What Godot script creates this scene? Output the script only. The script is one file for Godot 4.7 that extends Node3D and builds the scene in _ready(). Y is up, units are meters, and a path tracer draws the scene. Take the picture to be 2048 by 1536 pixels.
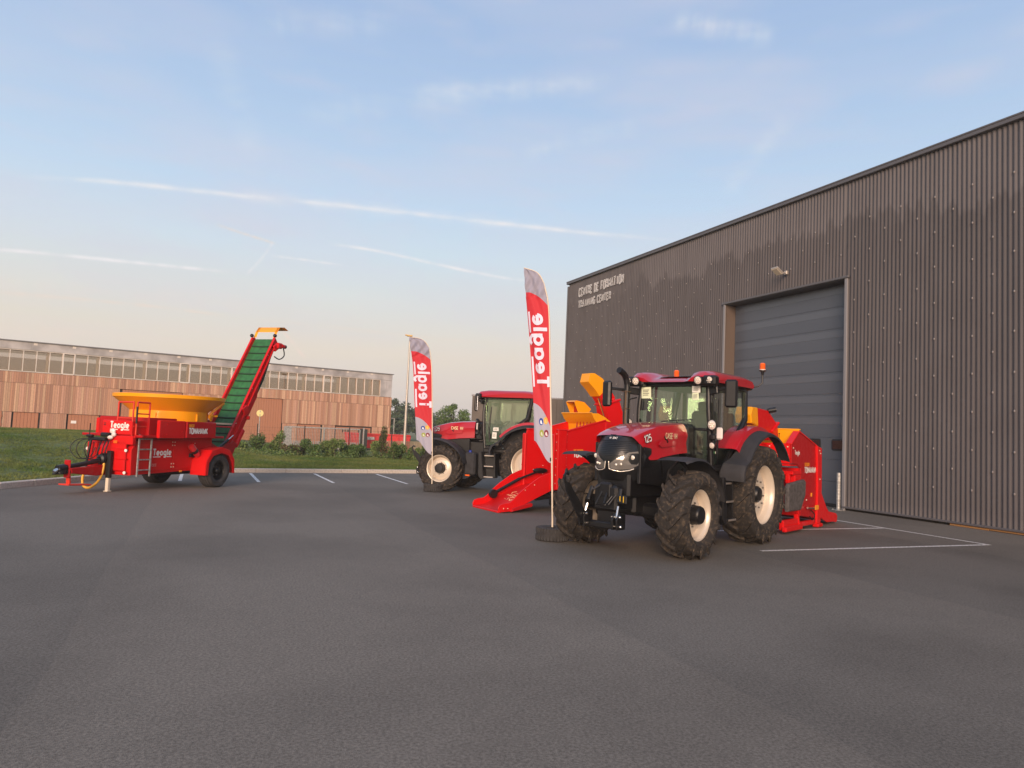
extends Node3D

var mats := {}
var taken := {}
var rng := RandomNumberGenerator.new()
const SIDE := Transform3D(Basis(Vector3(0, 0, -1), Vector3(0, 1, 0), Vector3(1, 0, 0)), Vector3.ZERO)   # drawn (l, y), pushed along f
const PLAN := Transform3D(Basis(Vector3(1, 0, 0), Vector3(0, 0, -1), Vector3(0, 1, 0)), Vector3.ZERO)   # drawn (f, l), pushed up
const AXLE := Transform3D(Basis(Vector3(1, 0, 0), Vector3(0, 1, 0), Vector3(0, 0, 1)), Vector3.ZERO)    # lathe round the l axis
const UPRIGHT := Transform3D(Basis(Vector3(1, 0, 0), Vector3(0, 0, -1), Vector3(0, 1, 0)), Vector3.ZERO) # lathe round the y axis

func _ready() -> void:
	rng.seed = 20210
	# camera: a phone held at eye height, turned a little to the right of the facade, tipped up and rolled
	var cam := Camera3D.new()
	cam.name = "camera"
	cam.fov = 54.88
	cam.near = 0.05
	cam.far = 3000.0
	cam.position = Vector3(0, 1.8, 0)
	cam.basis = Basis(Vector3.UP, deg_to_rad(-22.55)) * Basis(Vector3.RIGHT, deg_to_rad(3.71)) * Basis(Vector3(0, 0, 1), 0.043)
	add_child(cam)
	var env := Environment.new()
	env.background_mode = Environment.BG_SKY
	env.sky = Sky.new()
	var sky_mat := PanoramaSkyMaterial.new()
	sky_mat.panorama = tex(sky_image())
	env.sky.sky_material = sky_mat
	env.background_energy_multiplier = 1.0
	env.tonemap_mode = Environment.TONE_MAPPER_LINEAR
	env.tonemap_exposure = 1.0
	env.sdfgi_enabled = true
	env.ssao_enabled = true
	env.ssil_enabled = true
	var world := WorldEnvironment.new()
	world.name = "world"
	world.environment = env
	add_child(world)
	env.fog_enabled = true
	env.fog_density = 0.0010
	env.fog_light_color = Color8(228, 222, 216)
	var sun := DirectionalLight3D.new()
	sun.name = "sun"
	sun.light_color = Color(1.0, 0.87, 0.76)
	sun.light_energy = 1.35
	sun.light_angular_distance = 28.0
	sun.shadow_enabled = true
	add_child(sun)
	sun.look_at_from_position(SUN * 50.0, Vector3.ZERO)

	make_materials()
	make_ground()
	training_centre()
	annex()
	timber_hall()
	yard_edge()
	greenery()
	var t1 := tractor(Vector3(8.90, 0, -11.48), heading(Vector2(-.896, .444)), "red and black tractor with papers in its windscreen, in front of the tall grey door", "red tractors")
	var t2 := copy_of(t1, "red and black tractor standing side-on before the low annex, beside the left flag", Vector3(9.15, 0, -19.75), heading(Vector2(-.766, -.643)))
	papers(t1, t2)
	straw_mill_trailed()
	straw_mill_ramp()
	straw_mill_rear()
	flags()


const SUN := Vector3(-0.50, 0.25, 0.83)


func copy_of(o: Node3D, label: String, at: Vector3, turn: float) -> Node3D:
	var r: Node3D = o.duplicate()
	r.name = numbered(String(o.name))
	add_child(r)
	r.position = at
	r.rotation.y = turn
	r.set_meta("label", label)
	return r


func mix_table(t: Array, x: float) -> Color:
	for i in t.size() - 1:
		if x <= t[i + 1][0]:
			return (t[i][1] as Color).lerp(t[i + 1][1], clampf((x - t[i][0]) / (t[i + 1][0] - t[i][0]), 0, 1))
	return t[-1][1]


# Dawn sky: pale blue above, cream and mauve low down, thin cirrus and old vapour trails
func sky_image() -> Image:
	var w := 1024
	var h := 256
	var fine := FastNoiseLite.new()
	fine.seed = 5
	fine.frequency = 1.0
	fine.fractal_octaves = 3
	var low := [[0.0, Color8(214, 203, 200)], [2.0, Color8(224, 212, 204)], [5.6, Color8(231, 221, 208)], [9.4, Color8(222, 226, 224)], [13.0, Color8(209, 225, 237)], [17.0, Color8(195, 217, 240)], [23.5, Color8(178, 203, 234)], [29.0, Color8(168, 193, 228)], [45.0, Color8(154, 180, 218)], [90.0, Color8(138, 163, 203)]]
	var data := PackedByteArray()
	var wide := w + 32   # a margin on both sides, so that the seam is smooth
	data.resize(wide * h * 3)
	var sun_az := atan2(SUN.x, -SUN.z)
	var ramp := []
	for j in h:
		ramp.append(mix_table(low, 90.0 * (1.0 - (j + 0.5) / h)))
	for j in h:
		var el := 90.0 * (1.0 - (j + 0.5) / h)
		var e := deg_to_rad(el)
		var c: Color = ramp[j]
		var glow_el := exp(-el / 13.0)
		var peach_el := exp(-pow((el - 5.0) / 5.0, 2.0))
		for i in wide:
			var az := ((i - 15.5) / w) * TAU
			var d := absf(wrapf(az - sun_az, -PI, PI))
			var k := c
			var side := clampf(1.25 - d / 1.9, 0.0, 1.0)
			k = k.lerp(Color8(232, 210, 190), .45 * peach_el * side)
			k = k.lerp(Color8(255, 214, 165), .8 * glow_el * exp(-d * d / .75))
			var n := fine.get_noise_3d(cos(az) * cos(e) * 2.2, sin(e) * 9.0, sin(az) * cos(e) * 2.2)
			var n2 := fine.get_noise_3d(cos(az + e * .6) * 5.0 + 9.0, sin(e) * 24.0, sin(az + e * .6) * 5.0)
			var cloud := clampf(n * 1.2 + .16, 0, 1) * .42 + clampf(n2 * 1.3 - .05, 0, 1) * .26
			cloud *= clampf(el / 14.0, 0.25, 1.0)
			k = k.lerp(Color8(216, 212, 226), cloud)
			var q := (j * wide + i) * 3
			data[q] = k.r8
			data[q + 1] = k.g8
			data[q + 2] = k.b8
	var top := Image.create_from_data(wide, h, false, Image.FORMAT_RGB8, data)
	top.resize(4224, 1024, Image.INTERPOLATE_CUBIC)
	var im := Image.create_empty(4096, 2048, false, Image.FORMAT_RGB8)
	im.fill(Color8(150, 142, 136))
	im.blit_rect(top, Rect2i(64, 0, 4096, 1024), Vector2i.ZERO)
	# vapour trails and brushed cirrus, as azimuth and height in degrees, half width, strength
	var white := Color8(240, 238, 240)
	var rose := Color8(240, 222, 210)
	for e in TRAILS:
		var pts := []
		for k in range(0, e[3].size(), 2):
			pts.append(Vector2(e[3][k] / 360.0 * 4096.0 + 4096.0, (90.0 - e[3][k + 1]) / 90.0 * 1024.0))
		trail(im, pts, e[0] * (11.38 if e[0] < .3 else 15.0), e[1] * (1.7 if e[0] < .3 else 1.0), rose if e[2] else white, fine)
	return im


func trail(im: Image, pts: Array, half: float, strength: float, color: Color, noise: FastNoiseLite) -> void:
	var line := curve(pts, 6)
	var total := 0.0
	for i in line.size() - 1:
		total += line[i].distance_to(line[i + 1])
	var done := {}
	var s := 0.0
	for i in line.size() - 1:
		var a: Vector2 = line[i]
		var b: Vector2 = line[i + 1]
		var len := a.distance_to(b)
		var dir := (b - a) / maxf(len, .001)
		var reach := half * 3.0
		for x in range(int(minf(a.x, b.x) - reach), int(maxf(a.x, b.x) + reach) + 1):
			for y in range(int(minf(a.y, b.y) - reach), int(maxf(a.y, b.y) + reach) + 1):
				var p := Vector2(x + .5, y + .5)
				var t := clampf((p - a).dot(dir), 0, len)
				var dist := p.distance_to(a + dir * t)
				if dist > reach:
					continue
				var u := (s + t) / total
				var fade := smoothstep(0.0, .12, u) * (1.0 - smoothstep(.8, 1.0, u))
				var n := .72 + .75 * noise.get_noise_2d(u * 7.0 + strength * 50.0, 3.0) + .55 * noise.get_noise_2d(x * .028, y * .09)
				var k: float = exp(-dist * dist / (half * half)) * fade * clampf(n, 0.0, 1.3)
				var key := y * 4096 + x % 4096
				if k > done.get(key, 0.0):
					done[key] = k
		s += len
	for key in done:
		var x: int = key % 4096
		var y: int = key / 4096
		if y >= 0 and y < 1024:
			im.set_pixel(x, y, im.get_pixel(x, y).lerp(color, clampf(done[key] * strength, 0, 1)))


const TRAILS := [
	[0.16, 0.45, false, [-13.09, 14.64, -6.02, 15.65, 5.73, 16.21, 15.17, 16.17, 25.01, 15.65, 36.56, 14.74]],
	[0.34, 0.25, false, [-0.56, 15.99, 9.42, 16.31, 19.09, 16.06, 26.98, 15.47]],
	[0.1, 0.75, false, [-14.29, 9.95, -11.14, 10.25, -7.15, 10.42, -3.14, 10.55, 1.84, 10.64]],
	[0.07, 0.4, true, [-0.08, 13.85, 2.01, 13.43, 4.5, 12.95]],
	[0.09, 0.35, false, [4.06, 13.19, 3.33, 11.92, 2.2, 10.46]],
	[0.1, 0.55, false, [7.74, 13.45, 11.87, 13.21, 16.53, 12.54, 21.64, 11.84, 25.18, 11.59]],
	[0.07, 0.45, false, [3.49, 12.12, 6.36, 12.07, 9.69, 11.91]],
	[0.08, 0.4, true, [-13.59, 7.39, -9.27, 7.57, -3.89, 7.65, 2.05, 7.45]],
	[0.07, 0.25, true, [2.05, 7.45, 9.95, 7.25, 21.49, 6.69]],
	[0.5, 0.28, false, [13.52, 24.47, 17.82, 25.1, 23.76, 25.62, 30.07, 26.22]],
	[0.5, 0.3, false, [33.81, 29.84, 37.63, 29.13, 42.03, 28.1]],
	[0.6, 0.16, false, [2.07, 27.35, 6.38, 28.22, 12.45, 28.9]],
	[0.45, 0.15, false, [22.42, 20.57, 25.53, 21.9, 32.52, 23.26]],
	[0.5, 0.16, false, [38.31, 18.04, 40.77, 21, 43.53, 23.56]],
	[0.7, 0.14, false, [5.35, 21.96, 12.78, 23.89, 20.62, 24.65]],
	[0.8, 0.12, false, [-0.99, 26.42, 0.69, 22.35, 2.73, 18.35]],
	[0.13, 0.45, true, [4.87, 6.96, 5.83, 5.93, 6.98, 4.63]],
	[0.6, 0.15, true, [-14.14, 7.99, -6.98, 8.03, 4.77, 8.61]],
	[0.45, 0.22, true, [-13.91, 4.9, -10.76, 5, -6.2, 5.34]],
]


# Collects closed pieces and sheets as triangles, then makes one mesh with creased normals.
class Geo:
	var v := PackedVector3Array()
	var c := PackedColorArray()
	var tint := Color.WHITE
	var tinted := false

	func tri(p: Vector3, q: Vector3, r: Vector3) -> void:
		if (q - p).cross(r - p).length_squared() < 1e-14:
			return
		v.push_back(p); v.push_back(q); v.push_back(r)
		if tinted:
			c.push_back(tint); c.push_back(tint); c.push_back(tint)

	func quad(p: Vector3, q: Vector3, r: Vector3, s: Vector3) -> void:
		tri(p, q, r)
		tri(p, r, s)

	func fix(from: int) -> void:
		var m := Vector3.ZERO
		var n := v.size()
		if n <= from:
			return
		for i in range(from, n):
			m += v[i]
		m /= n - from
		var vol := 0.0
		for i in range(from, n, 3):
			vol += (v[i] - m).dot((v[i + 1] - m).cross(v[i + 2] - m))
		if vol > 0.0:
			for i in range(from, n, 3):
				var t := v[i + 1]
				v[i + 1] = v[i + 2]
				v[i + 2] = t

	func box(at: Vector3, s: Vector3, b := 0.0, turn := Basis()) -> void:
		var h := s * 0.5
		b = minf(b, minf(h.x, minf(h.y, h.z)) * 0.9)
		var from := v.size()
		var pt := func(a: int, g: Vector3) -> Vector3:
			var q := Vector3.ZERO
			for i in 3:
				q[i] = g[i] * (h[i] - (0.0 if i == a else b))
			return at + turn * q
		for a in 3:
			var u: int = (a + 1) % 3
			var w: int = (a + 2) % 3
			for sg in [-1.0, 1.0]:
				var k := []
				for e in [[-1.0, -1.0], [1.0, -1.0], [1.0, 1.0], [-1.0, 1.0]]:
					var g := Vector3.ZERO
					g[a] = sg; g[u] = e[0]; g[w] = e[1]
					k.append(pt.call(a, g))
				if sg > 0:
					quad(k[3], k[2], k[1], k[0])
				else:
					quad(k[0], k[1], k[2], k[3])
			if b > 0.0:
				for su in [-1.0, 1.0]:
					for sw in [-1.0, 1.0]:
						var g0 := Vector3.ZERO
						var g1 := Vector3.ZERO
						g0[u] = su; g0[w] = sw; g0[a] = -1.0
						g1[u] = su; g1[w] = sw; g1[a] = 1.0
						if su * sw < 0:
							quad(pt.call(w, g0), pt.call(w, g1), pt.call(u, g1), pt.call(u, g0))
						else:
							quad(pt.call(u, g0), pt.call(u, g1), pt.call(w, g1), pt.call(w, g0))
		if b > 0.0:
			for sx in [-1.0, 1.0]:
				for sy in [-1.0, 1.0]:
					for sz in [-1.0, 1.0]:
						var g := Vector3(sx, sy, sz)
						if sx * sy * sz > 0:
							tri(pt.call(0, g), pt.call(2, g), pt.call(1, g))
						else:
							tri(pt.call(0, g), pt.call(1, g), pt.call(2, g))
		fix(from)

	# A box between two points: w across (horizontal), t thick
	func bar(p: Vector3, q: Vector3, w: float, t: float, b := 0.0, side := Vector3.ZERO) -> void:
		var d := (q - p)
		var x := d.normalized()
		var z := side if side != Vector3.ZERO else (Vector3(0, 0, 1) if absf(x.y) > 0.9 else x.cross(Vector3.UP).normalized())
		z = (z - x * x.dot(z)).normalized()
		box((p + q) * 0.5, Vector3(d.length(), t, w), b, Basis(x, z.cross(x), z))

	static func shrunk(poly: Array, b: float) -> Array:
		var n := poly.size()
		var area := 0.0
		for i in n:
			var p: Vector2 = poly[i]
			var q: Vector2 = poly[(i + 1) % n]
			area += p.x * q.y - q.x * p.y
		var sg := 1.0 if area > 0 else -1.0
		var out := []
		for i in n:
			var p: Vector2 = poly[(i + n - 1) % n]
			var q: Vector2 = poly[i]
			var r: Vector2 = poly[(i + 1) % n]
			var d0 := (q - p).normalized()
			var d1 := (r - q).normalized()
			var n0 := Vector2(-d0.y, d0.x) * sg
			var n1 := Vector2(-d1.y, d1.x) * sg
			var m := n0 + n1
			m = m / maxf(0.5, m.length_squared()) * 2.0 if m.length() > 0.01 else n0
			out.append(q + m * b)
		return out

	func extrude(poly: Array, z0: float, z1: float, b := 0.0, t := Transform3D()) -> void:
		var from := v.size()
		if z0 > z1:
			var s := z0
			z0 = z1
			z1 = s
		var n := poly.size()
		var inner: Array = shrunk(poly, b) if b > 0.0 else poly
		var idx := Geometry2D.triangulate_polygon(PackedVector2Array(inner))
		for i in range(0, idx.size(), 3):
			var e := [inner[idx[i]], inner[idx[i + 1]], inner[idx[i + 2]]]
			var flat: Vector2 = e[1] - e[0]
			if flat.cross(e[2] - e[0]) < 0:
				e.reverse()
			tri(t * Vector3(e[0].x, e[0].y, z1), t * Vector3(e[1].x, e[1].y, z1), t * Vector3(e[2].x, e[2].y, z1))
			tri(t * Vector3(e[2].x, e[2].y, z0), t * Vector3(e[1].x, e[1].y, z0), t * Vector3(e[0].x, e[0].y, z0))
		var area := 0.0
		for i in n:
			area += (poly[i] as Vector2).cross(poly[(i + 1) % n])
		for i in n:
			var j := (i + 1) % n
			if area < 0:
				j = i
				i = (j + 1) % n
			var p: Vector2 = poly[i]
			var q: Vector2 = poly[j]
			quad(t * Vector3(p.x, p.y, z0 + b), t * Vector3(q.x, q.y, z0 + b), t * Vector3(q.x, q.y, z1 - b), t * Vector3(p.x, p.y, z1 - b))
			if b > 0.0:
				var pi: Vector2 = inner[i]
				var qi: Vector2 = inner[j]
				quad(t * Vector3(p.x, p.y, z1 - b), t * Vector3(q.x, q.y, z1 - b), t * Vector3(qi.x, qi.y, z1), t * Vector3(pi.x, pi.y, z1))
				quad(t * Vector3(pi.x, pi.y, z0), t * Vector3(qi.x, qi.y, z0), t * Vector3(q.x, q.y, z0 + b), t * Vector3(p.x, p.y, z0 + b))
		fix(from)

	func lathe(prof: Array, seg := 24, t := Transform3D()) -> void:
		var from := v.size()
		for i in prof.size() - 1:
			var p: Vector2 = prof[i]
			var q: Vector2 = prof[i + 1]
			for k in seg:
				var a := TAU * k / seg
				var b := TAU * (k + 1) / seg
				quad(t * Vector3(p.x * cos(a), p.x * sin(a), p.y), t * Vector3(p.x * cos(b), p.x * sin(b), p.y), t * Vector3(q.x * cos(b), q.x * sin(b), q.y), t * Vector3(q.x * cos(a), q.x * sin(a), q.y))
		fix(from)

	func rod(p: Vector3, q: Vector3, r: float, seg := 12, r2 := -1.0) -> void:
		tube([p, q], r, seg, r2)

	func tube(path: Array, r: float, seg := 10, r2 := -1.0) -> void:
		var from := v.size()
		var n := path.size()
		var rings := []
		var up := Vector3.ZERO
		for i in n:
			var d: Vector3 = (path[mini(i + 1, n - 1)] - path[maxi(i - 1, 0)]).normalized()
			if up == Vector3.ZERO:
				up = d.cross(Vector3(0.31, 0.17, 0.93)).normalized()
			up = (up - d * d.dot(up)).normalized()
			var w := d.cross(up)
			var ring := []
			var rr := r if r2 < 0 else lerpf(r, r2, float(i) / (n - 1))
			for k in seg:
				ring.append(path[i] + (up * cos(TAU * k / seg) + w * sin(TAU * k / seg)) * rr)
			rings.append(ring)
		for i in n - 1:
			for k in seg:
				var j := (k + 1) % seg
				quad(rings[i][k], rings[i][j], rings[i + 1][j], rings[i + 1][k])
		for k in range(1, seg - 1):
			tri(rings[0][0], rings[0][k + 1], rings[0][k])
			tri(rings[n - 1][0], rings[n - 1][k], rings[n - 1][k + 1])
		fix(from)

	# Sheets between rows of points; ring: each row closes on itself; caps: fans over the first and last row
	func loft(rows: Array, ring := false, caps := false) -> void:
		var from := v.size()
		var m: int = rows[0].size()
		for i in rows.size() - 1:
			for k in (m if ring else m - 1):
				var j := (k + 1) % m
				quad(rows[i][k], rows[i][j], rows[i + 1][j], rows[i + 1][k])
		if caps:
			for e in [0, rows.size() - 1]:
				var mid := Vector3.ZERO
				for p in rows[e]:
					mid += p
				mid /= m
				for k in m:
					var j := (k + 1) % m
					if e == 0:
						tri(mid, rows[e][j], rows[e][k])
					else:
						tri(mid, rows[e][k], rows[e][j])
		fix(from)

	# A thin bent plate: points along (a path in f,y), between l0 and l1, thickness t
	func strip(path: Array, l0: float, l1: float, t: float, bevel := 0.0) -> void:
		var n := path.size()
		var a := []
		var b := []
		for i in n:
			var d: Vector2 = (path[mini(i + 1, n - 1)] - path[maxi(i - 1, 0)]).normalized()
			a.append(path[i] + Vector2(-d.y, d.x) * t * 0.5)
			b.append(path[i] - Vector2(-d.y, d.x) * t * 0.5)
		b.reverse()
		extrude(a + b, -l0, -l1, bevel)

	func dome(at: Vector3, r: Vector3, seg := 14, rows := 8) -> void:
		var prof := []
		for i in rows + 1:
			var a := -PI / 2 + PI * i / rows
			prof.append(Vector2(cos(a), sin(a)))
		lathe(prof, seg, Transform3D(Basis.from_scale(r), at))

	func mesh(angle := 35.0) -> ArrayMesh:
		var arr := []
		arr.resize(Mesh.ARRAY_MAX)
		arr[Mesh.ARRAY_VERTEX] = v
		if angle > 0.0:
			var n := v.size()
			var face := PackedVector3Array()
			face.resize(n / 3)
			var at := {}
			var key := []
			key.resize(n)
			for i in range(0, n, 3):
				face[i / 3] = (v[i + 2] - v[i]).cross(v[i + 1] - v[i])
				for k in 3:
					var q := Vector3i((v[i + k] * 4000.0).round())
					key[i + k] = q
					if at.has(q):
						at[q].append(i / 3)
					else:
						at[q] = [i / 3]
			var cosine := cos(deg_to_rad(angle))
			var unit := PackedVector3Array()
			unit.resize(face.size())
			for i in face.size():
				unit[i] = face[i].normalized()
			var nor := PackedVector3Array()
			nor.resize(n)
			for i in n:
				var s := Vector3.ZERO
				var f := i / 3
				for g in at[key[i]]:
					if unit[g].dot(unit[f]) >= cosine:
						s += face[g]
				nor[i] = s.normalized()
			arr[Mesh.ARRAY_NORMAL] = nor
		if tinted:
			arr[Mesh.ARRAY_COLOR] = c
		var m := ArrayMesh.new()
		m.add_surface_from_arrays(Mesh.PRIMITIVE_TRIANGLES, arr)
		return m


func P(f: float, y: float, l: float) -> Vector3:
	return Vector3(f, y, -l)


func numbered(called: String) -> String:
	var k: int = taken.get(called, 0)
	taken[called] = k + 1
	return called if k == 0 else "%s_%03d" % [called, k]


func tag(o: Node, label: String, category: String, group := "") -> void:
	o.set_meta("label", label)
	o.set_meta("category", category)
	if group:
		o.set_meta("group", group)


func thing(called: String, label: String, category: String, at := Vector3.ZERO, turn := 0.0, group := "") -> Node3D:
	var o := Node3D.new()
	o.name = numbered(called)
	add_child(o)
	o.position = at
	o.rotation.y = turn
	tag(o, label, category, group)
	return o


func put(g: Geo, called: String, m: Material, parent: Node3D, angle := 35.0) -> MeshInstance3D:
	var o := MeshInstance3D.new()
	o.name = called if parent != self else numbered(called)
	o.mesh = g.mesh(angle)
	o.material_override = m
	parent.add_child(o, true)
	return o


func group_part(called: String, parent: Node3D) -> Node3D:
	var o := Node3D.new()
	o.name = called
	parent.add_child(o, true)
	return o


func piece(m: Mesh, called: String, mat: Material, parent: Node3D, t := Transform3D()) -> MeshInstance3D:
	var o := MeshInstance3D.new()
	o.name = called
	o.mesh = m
	o.material_override = mat
	o.transform = t
	parent.add_child(o, true)
	return o


func ground(g: Geo, called: String, m: Material, angle := 35.0) -> MeshInstance3D:
	var o := put(g, called, m, self, angle)
	o.set_meta("kind", "structure")
	return o


func heading(f: Vector2) -> float:
	return atan2(-f.y, f.x)


func curve(pts: Array, steps := 6) -> Array:
	var out := []
	var n := pts.size()
	for i in n - 1:
		for k in steps:
			var t := float(k) / steps
			var a = pts[maxi(i - 1, 0)]
			var d = pts[mini(i + 2, n - 1)]
			out.append(pts[i].cubic_interpolate(pts[i + 1], a, d, t))
	out.append(pts[n - 1])
	return out


func arc2(cx: float, cy: float, r: float, a0: float, a1: float, n := 12) -> Array:
	var out := []
	for i in n + 1:
		var a := deg_to_rad(lerpf(a0, a1, float(i) / n))
		out.append(Vector2(cx + r * cos(a), cy + r * sin(a)))
	return out


# ---- textures and materials
func grey_noise(size: int, freq: float, lo: float, hi: float, sd: int, kind := FastNoiseLite.TYPE_SIMPLEX_SMOOTH, oct := 4, gain := 0.5) -> Image:
	var n := FastNoiseLite.new()
	n.seed = sd
	n.noise_type = kind
	n.frequency = freq
	n.fractal_octaves = oct
	n.fractal_gain = gain
	var im := n.get_seamless_image(size, size)
	im.convert(Image.FORMAT_L8)
	var d := im.get_data()
	for i in d.size():
		d[i] = int(clampf(lerpf(lo, hi, d[i] / 255.0), 0.0, 1.0) * 255.0)
	return Image.create_from_data(size, size, false, Image.FORMAT_L8, d)


func tex(im: Image) -> ImageTexture:
	return ImageTexture.create_from_image(im)


func mk(called: String, color: Color, rough := 0.5, metal := 0.0, extra := {}) -> StandardMaterial3D:
	var m := StandardMaterial3D.new()
	m.resource_name = called
	m.albedo_color = color
	m.roughness = rough
	m.metallic = metal
	m.cull_mode = BaseMaterial3D.CULL_DISABLED
	for k in extra:
		m.set(k, extra[k])
	mats[called] = m
	return m


func tri_world(m: StandardMaterial3D, per_metre: float, world := true) -> void:
	m.uv1_triplanar = true
	m.uv1_world_triplanar = world
	m.uv1_scale = Vector3.ONE * per_metre


# ---- lettering: strokes in a box one unit high
func glyph(ch: String) -> Array:
	var o := []
	match ch:
		"C": o = [[.62, .85, .45, 1, .2, 1, .05, .82, .05, .18, .2, 0, .45, 0, .62, .15]]
		"E": o = [[.6, 1, .08, 1, .08, 0, .6, 0], [.08, .52, .52, .52]]
		"F": o = [[.6, 1, .08, 1, .08, 0], [.08, .52, .52, .52]]
		"N": o = [[.06, 0, .06, 1, .6, 0, .6, 1]]
		"T": o = [[0, 1, .66, 1], [.33, 1, .33, 0]]
		"R": o = [[.06, 0, .06, 1, .45, 1, .6, .86, .6, .64, .45, .5, .06, .5], [.32, .5, .62, 0]]
		"D": o = [[.06, 0, .06, 1, .4, 1, .6, .8, .6, .2, .4, 0, .06, 0]]
		"O": o = [[.2, 1, .46, 1, .62, .82, .62, .18, .46, 0, .2, 0, .04, .18, .04, .82, .2, 1]]
		"0": o = [[.2, 1, .46, 1, .62, .82, .62, .18, .46, 0, .2, 0, .04, .18, .04, .82, .2, 1]]
		"M": o = [[.04, 0, .04, 1, .36, .4, .68, 1, .68, 0]]
		"A": o = [[0, 0, .32, 1, .64, 0], [.12, .32, .52, .32]]
		"I": o = [[.33, 0, .33, 1]]
		"G": o = [[.62, .85, .45, 1, .2, 1, .05, .82, .05, .18, .2, 0, .45, 0, .62, .15, .62, .45, .38, .45]]
		"H": o = [[.06, 0, .06, 1], [.6, 0, .6, 1], [.06, .5, .6, .5]]
		"W": o = [[0, 1, .2, 0, .38, .7, .56, 0, .76, 1]]
		"K": o = [[.06, 0, .06, 1], [.6, 1, .08, .46], [.24, .6, .62, 0]]
		"S": o = [[.6, .88, .45, 1, .2, 1, .06, .86, .06, .64, .2, .52, .46, .48, .6, .36, .6, .14, .46, 0, .2, 0, .04, .14]]
		"1": o = [[.12, .78, .36, 1, .36, 0]]
		"2": o = [[.06, .82, .2, 1, .46, 1, .6, .84, .6, .62, .06, 0, .64, 0]]
		"5": o = [[.58, 1, .12, 1, .08, .54, .42, .6, .6, .44, .6, .16, .44, 0, .2, 0, .05, .14]]
		"8": o = [[.2, .52, .07, .66, .07, .86, .2, 1, .46, 1, .59, .86, .59, .66, .46, .52, .2, .52, .05, .38, .05, .14, .2, 0, .46, 0, .61, .14, .61, .38, .46, .52]]
		"l": o = [[.12, 0, .12, 1.0]]
		"e", "a", "g":
			var ring := []
			for i in 19:
				var a := TAU * i / 18.0
				if ch == "e":
					a = lerpf(0.0, TAU - 0.75, i / 18.0)
				ring.append(.36 + .27 * cos(a))
				ring.append(.34 + .29 * sin(a))
			o = [ring]
			if ch == "e":
				o.append([.09, .34, .63, .34])
			if ch == "a":
				o.append([.63, .66, .63, 0])
			if ch == "g":
				o.append([.63, .66, .63, -.14, .48, -.32, .24, -.32, .1, -.22])
	return o


func glyph_width(ch: String) -> float:
	return {" ": .45, "I": .66, "M": .78, "W": .82, "1": .55, "l": .3, "e": .76, "a": .8, "g": .8, "T": .74}.get(ch, .74)


# Flat strokes for a word; at(x, y, z) places the point. h: letter height, w: stroke over height
func lettering(g: Geo, word: String, h: float, w: float, at: Callable, lift := 0.004, squeeze := 1.0, gap := 0.06, underline := false) -> float:
	var x := 0.0
	for ch in word:
		for s in glyph(ch):
			stroke(g, s, x, h, w, squeeze, at, lift)
		x += (glyph_width(ch) + gap) * h * squeeze
	if underline:
		var n := 14
		for seg in [[0.0, .40], [.72, 1.0]]:
			for i in n:
				var a: float = lerpf(seg[0], seg[1], float(i) / n) * x
				var b: float = lerpf(seg[0], seg[1], float(i + 1) / n) * x
				g.quad(at.call(a, -h * .34, lift), at.call(b, -h * .34, lift), at.call(b, -h * .2, lift), at.call(a, -h * .2, lift))
	return x


func stroke(g: Geo, s: Array, x: float, h: float, w: float, squeeze: float, at: Callable, lift: float) -> void:
	var pts := []
	for i in range(0, s.size(), 2):
		var q := Vector2(x + s[i] * h * squeeze, s[i + 1] * h)
		if pts.size() and pts[-1].distance_to(q) > 0.3 * h:
			for k in range(1, 4):
				pts.append(pts[-1].lerp(q, 1.0 / (5 - k)))
		pts.append(q)
	var n := pts.size()
	var shut: bool = pts[0].distance_to(pts[n - 1]) < 1e-4
	var a := []
	var b := []
	for i in n:
		var p: Vector2 = pts[i - 1] if i > 0 else (pts[n - 2] if shut else pts[0])
		var r: Vector2 = pts[i + 1] if i < n - 1 else (pts[1] if shut else pts[n - 1])
		var d0: Vector2 = (pts[i] - p).normalized()
		var d1: Vector2 = (r - pts[i]).normalized()
		if d0 == Vector2.ZERO:
			d0 = d1
		if d1 == Vector2.ZERO:
			d1 = d0
		var m := (Vector2(-d0.y, d0.x) + Vector2(-d1.y, d1.x))
		m = m / maxf(0.7, m.length_squared()) * 2.0 * 0.5 * w * h
		a.append(pts[i] + m)
		b.append(pts[i] - m)
	for i in n - 1:
		g.quad(at.call(a[i].x, a[i].y, lift), at.call(a[i + 1].x, a[i + 1].y, lift), at.call(b[i + 1].x, b[i + 1].y, lift), at.call(b[i].x, b[i].y, lift))


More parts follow.
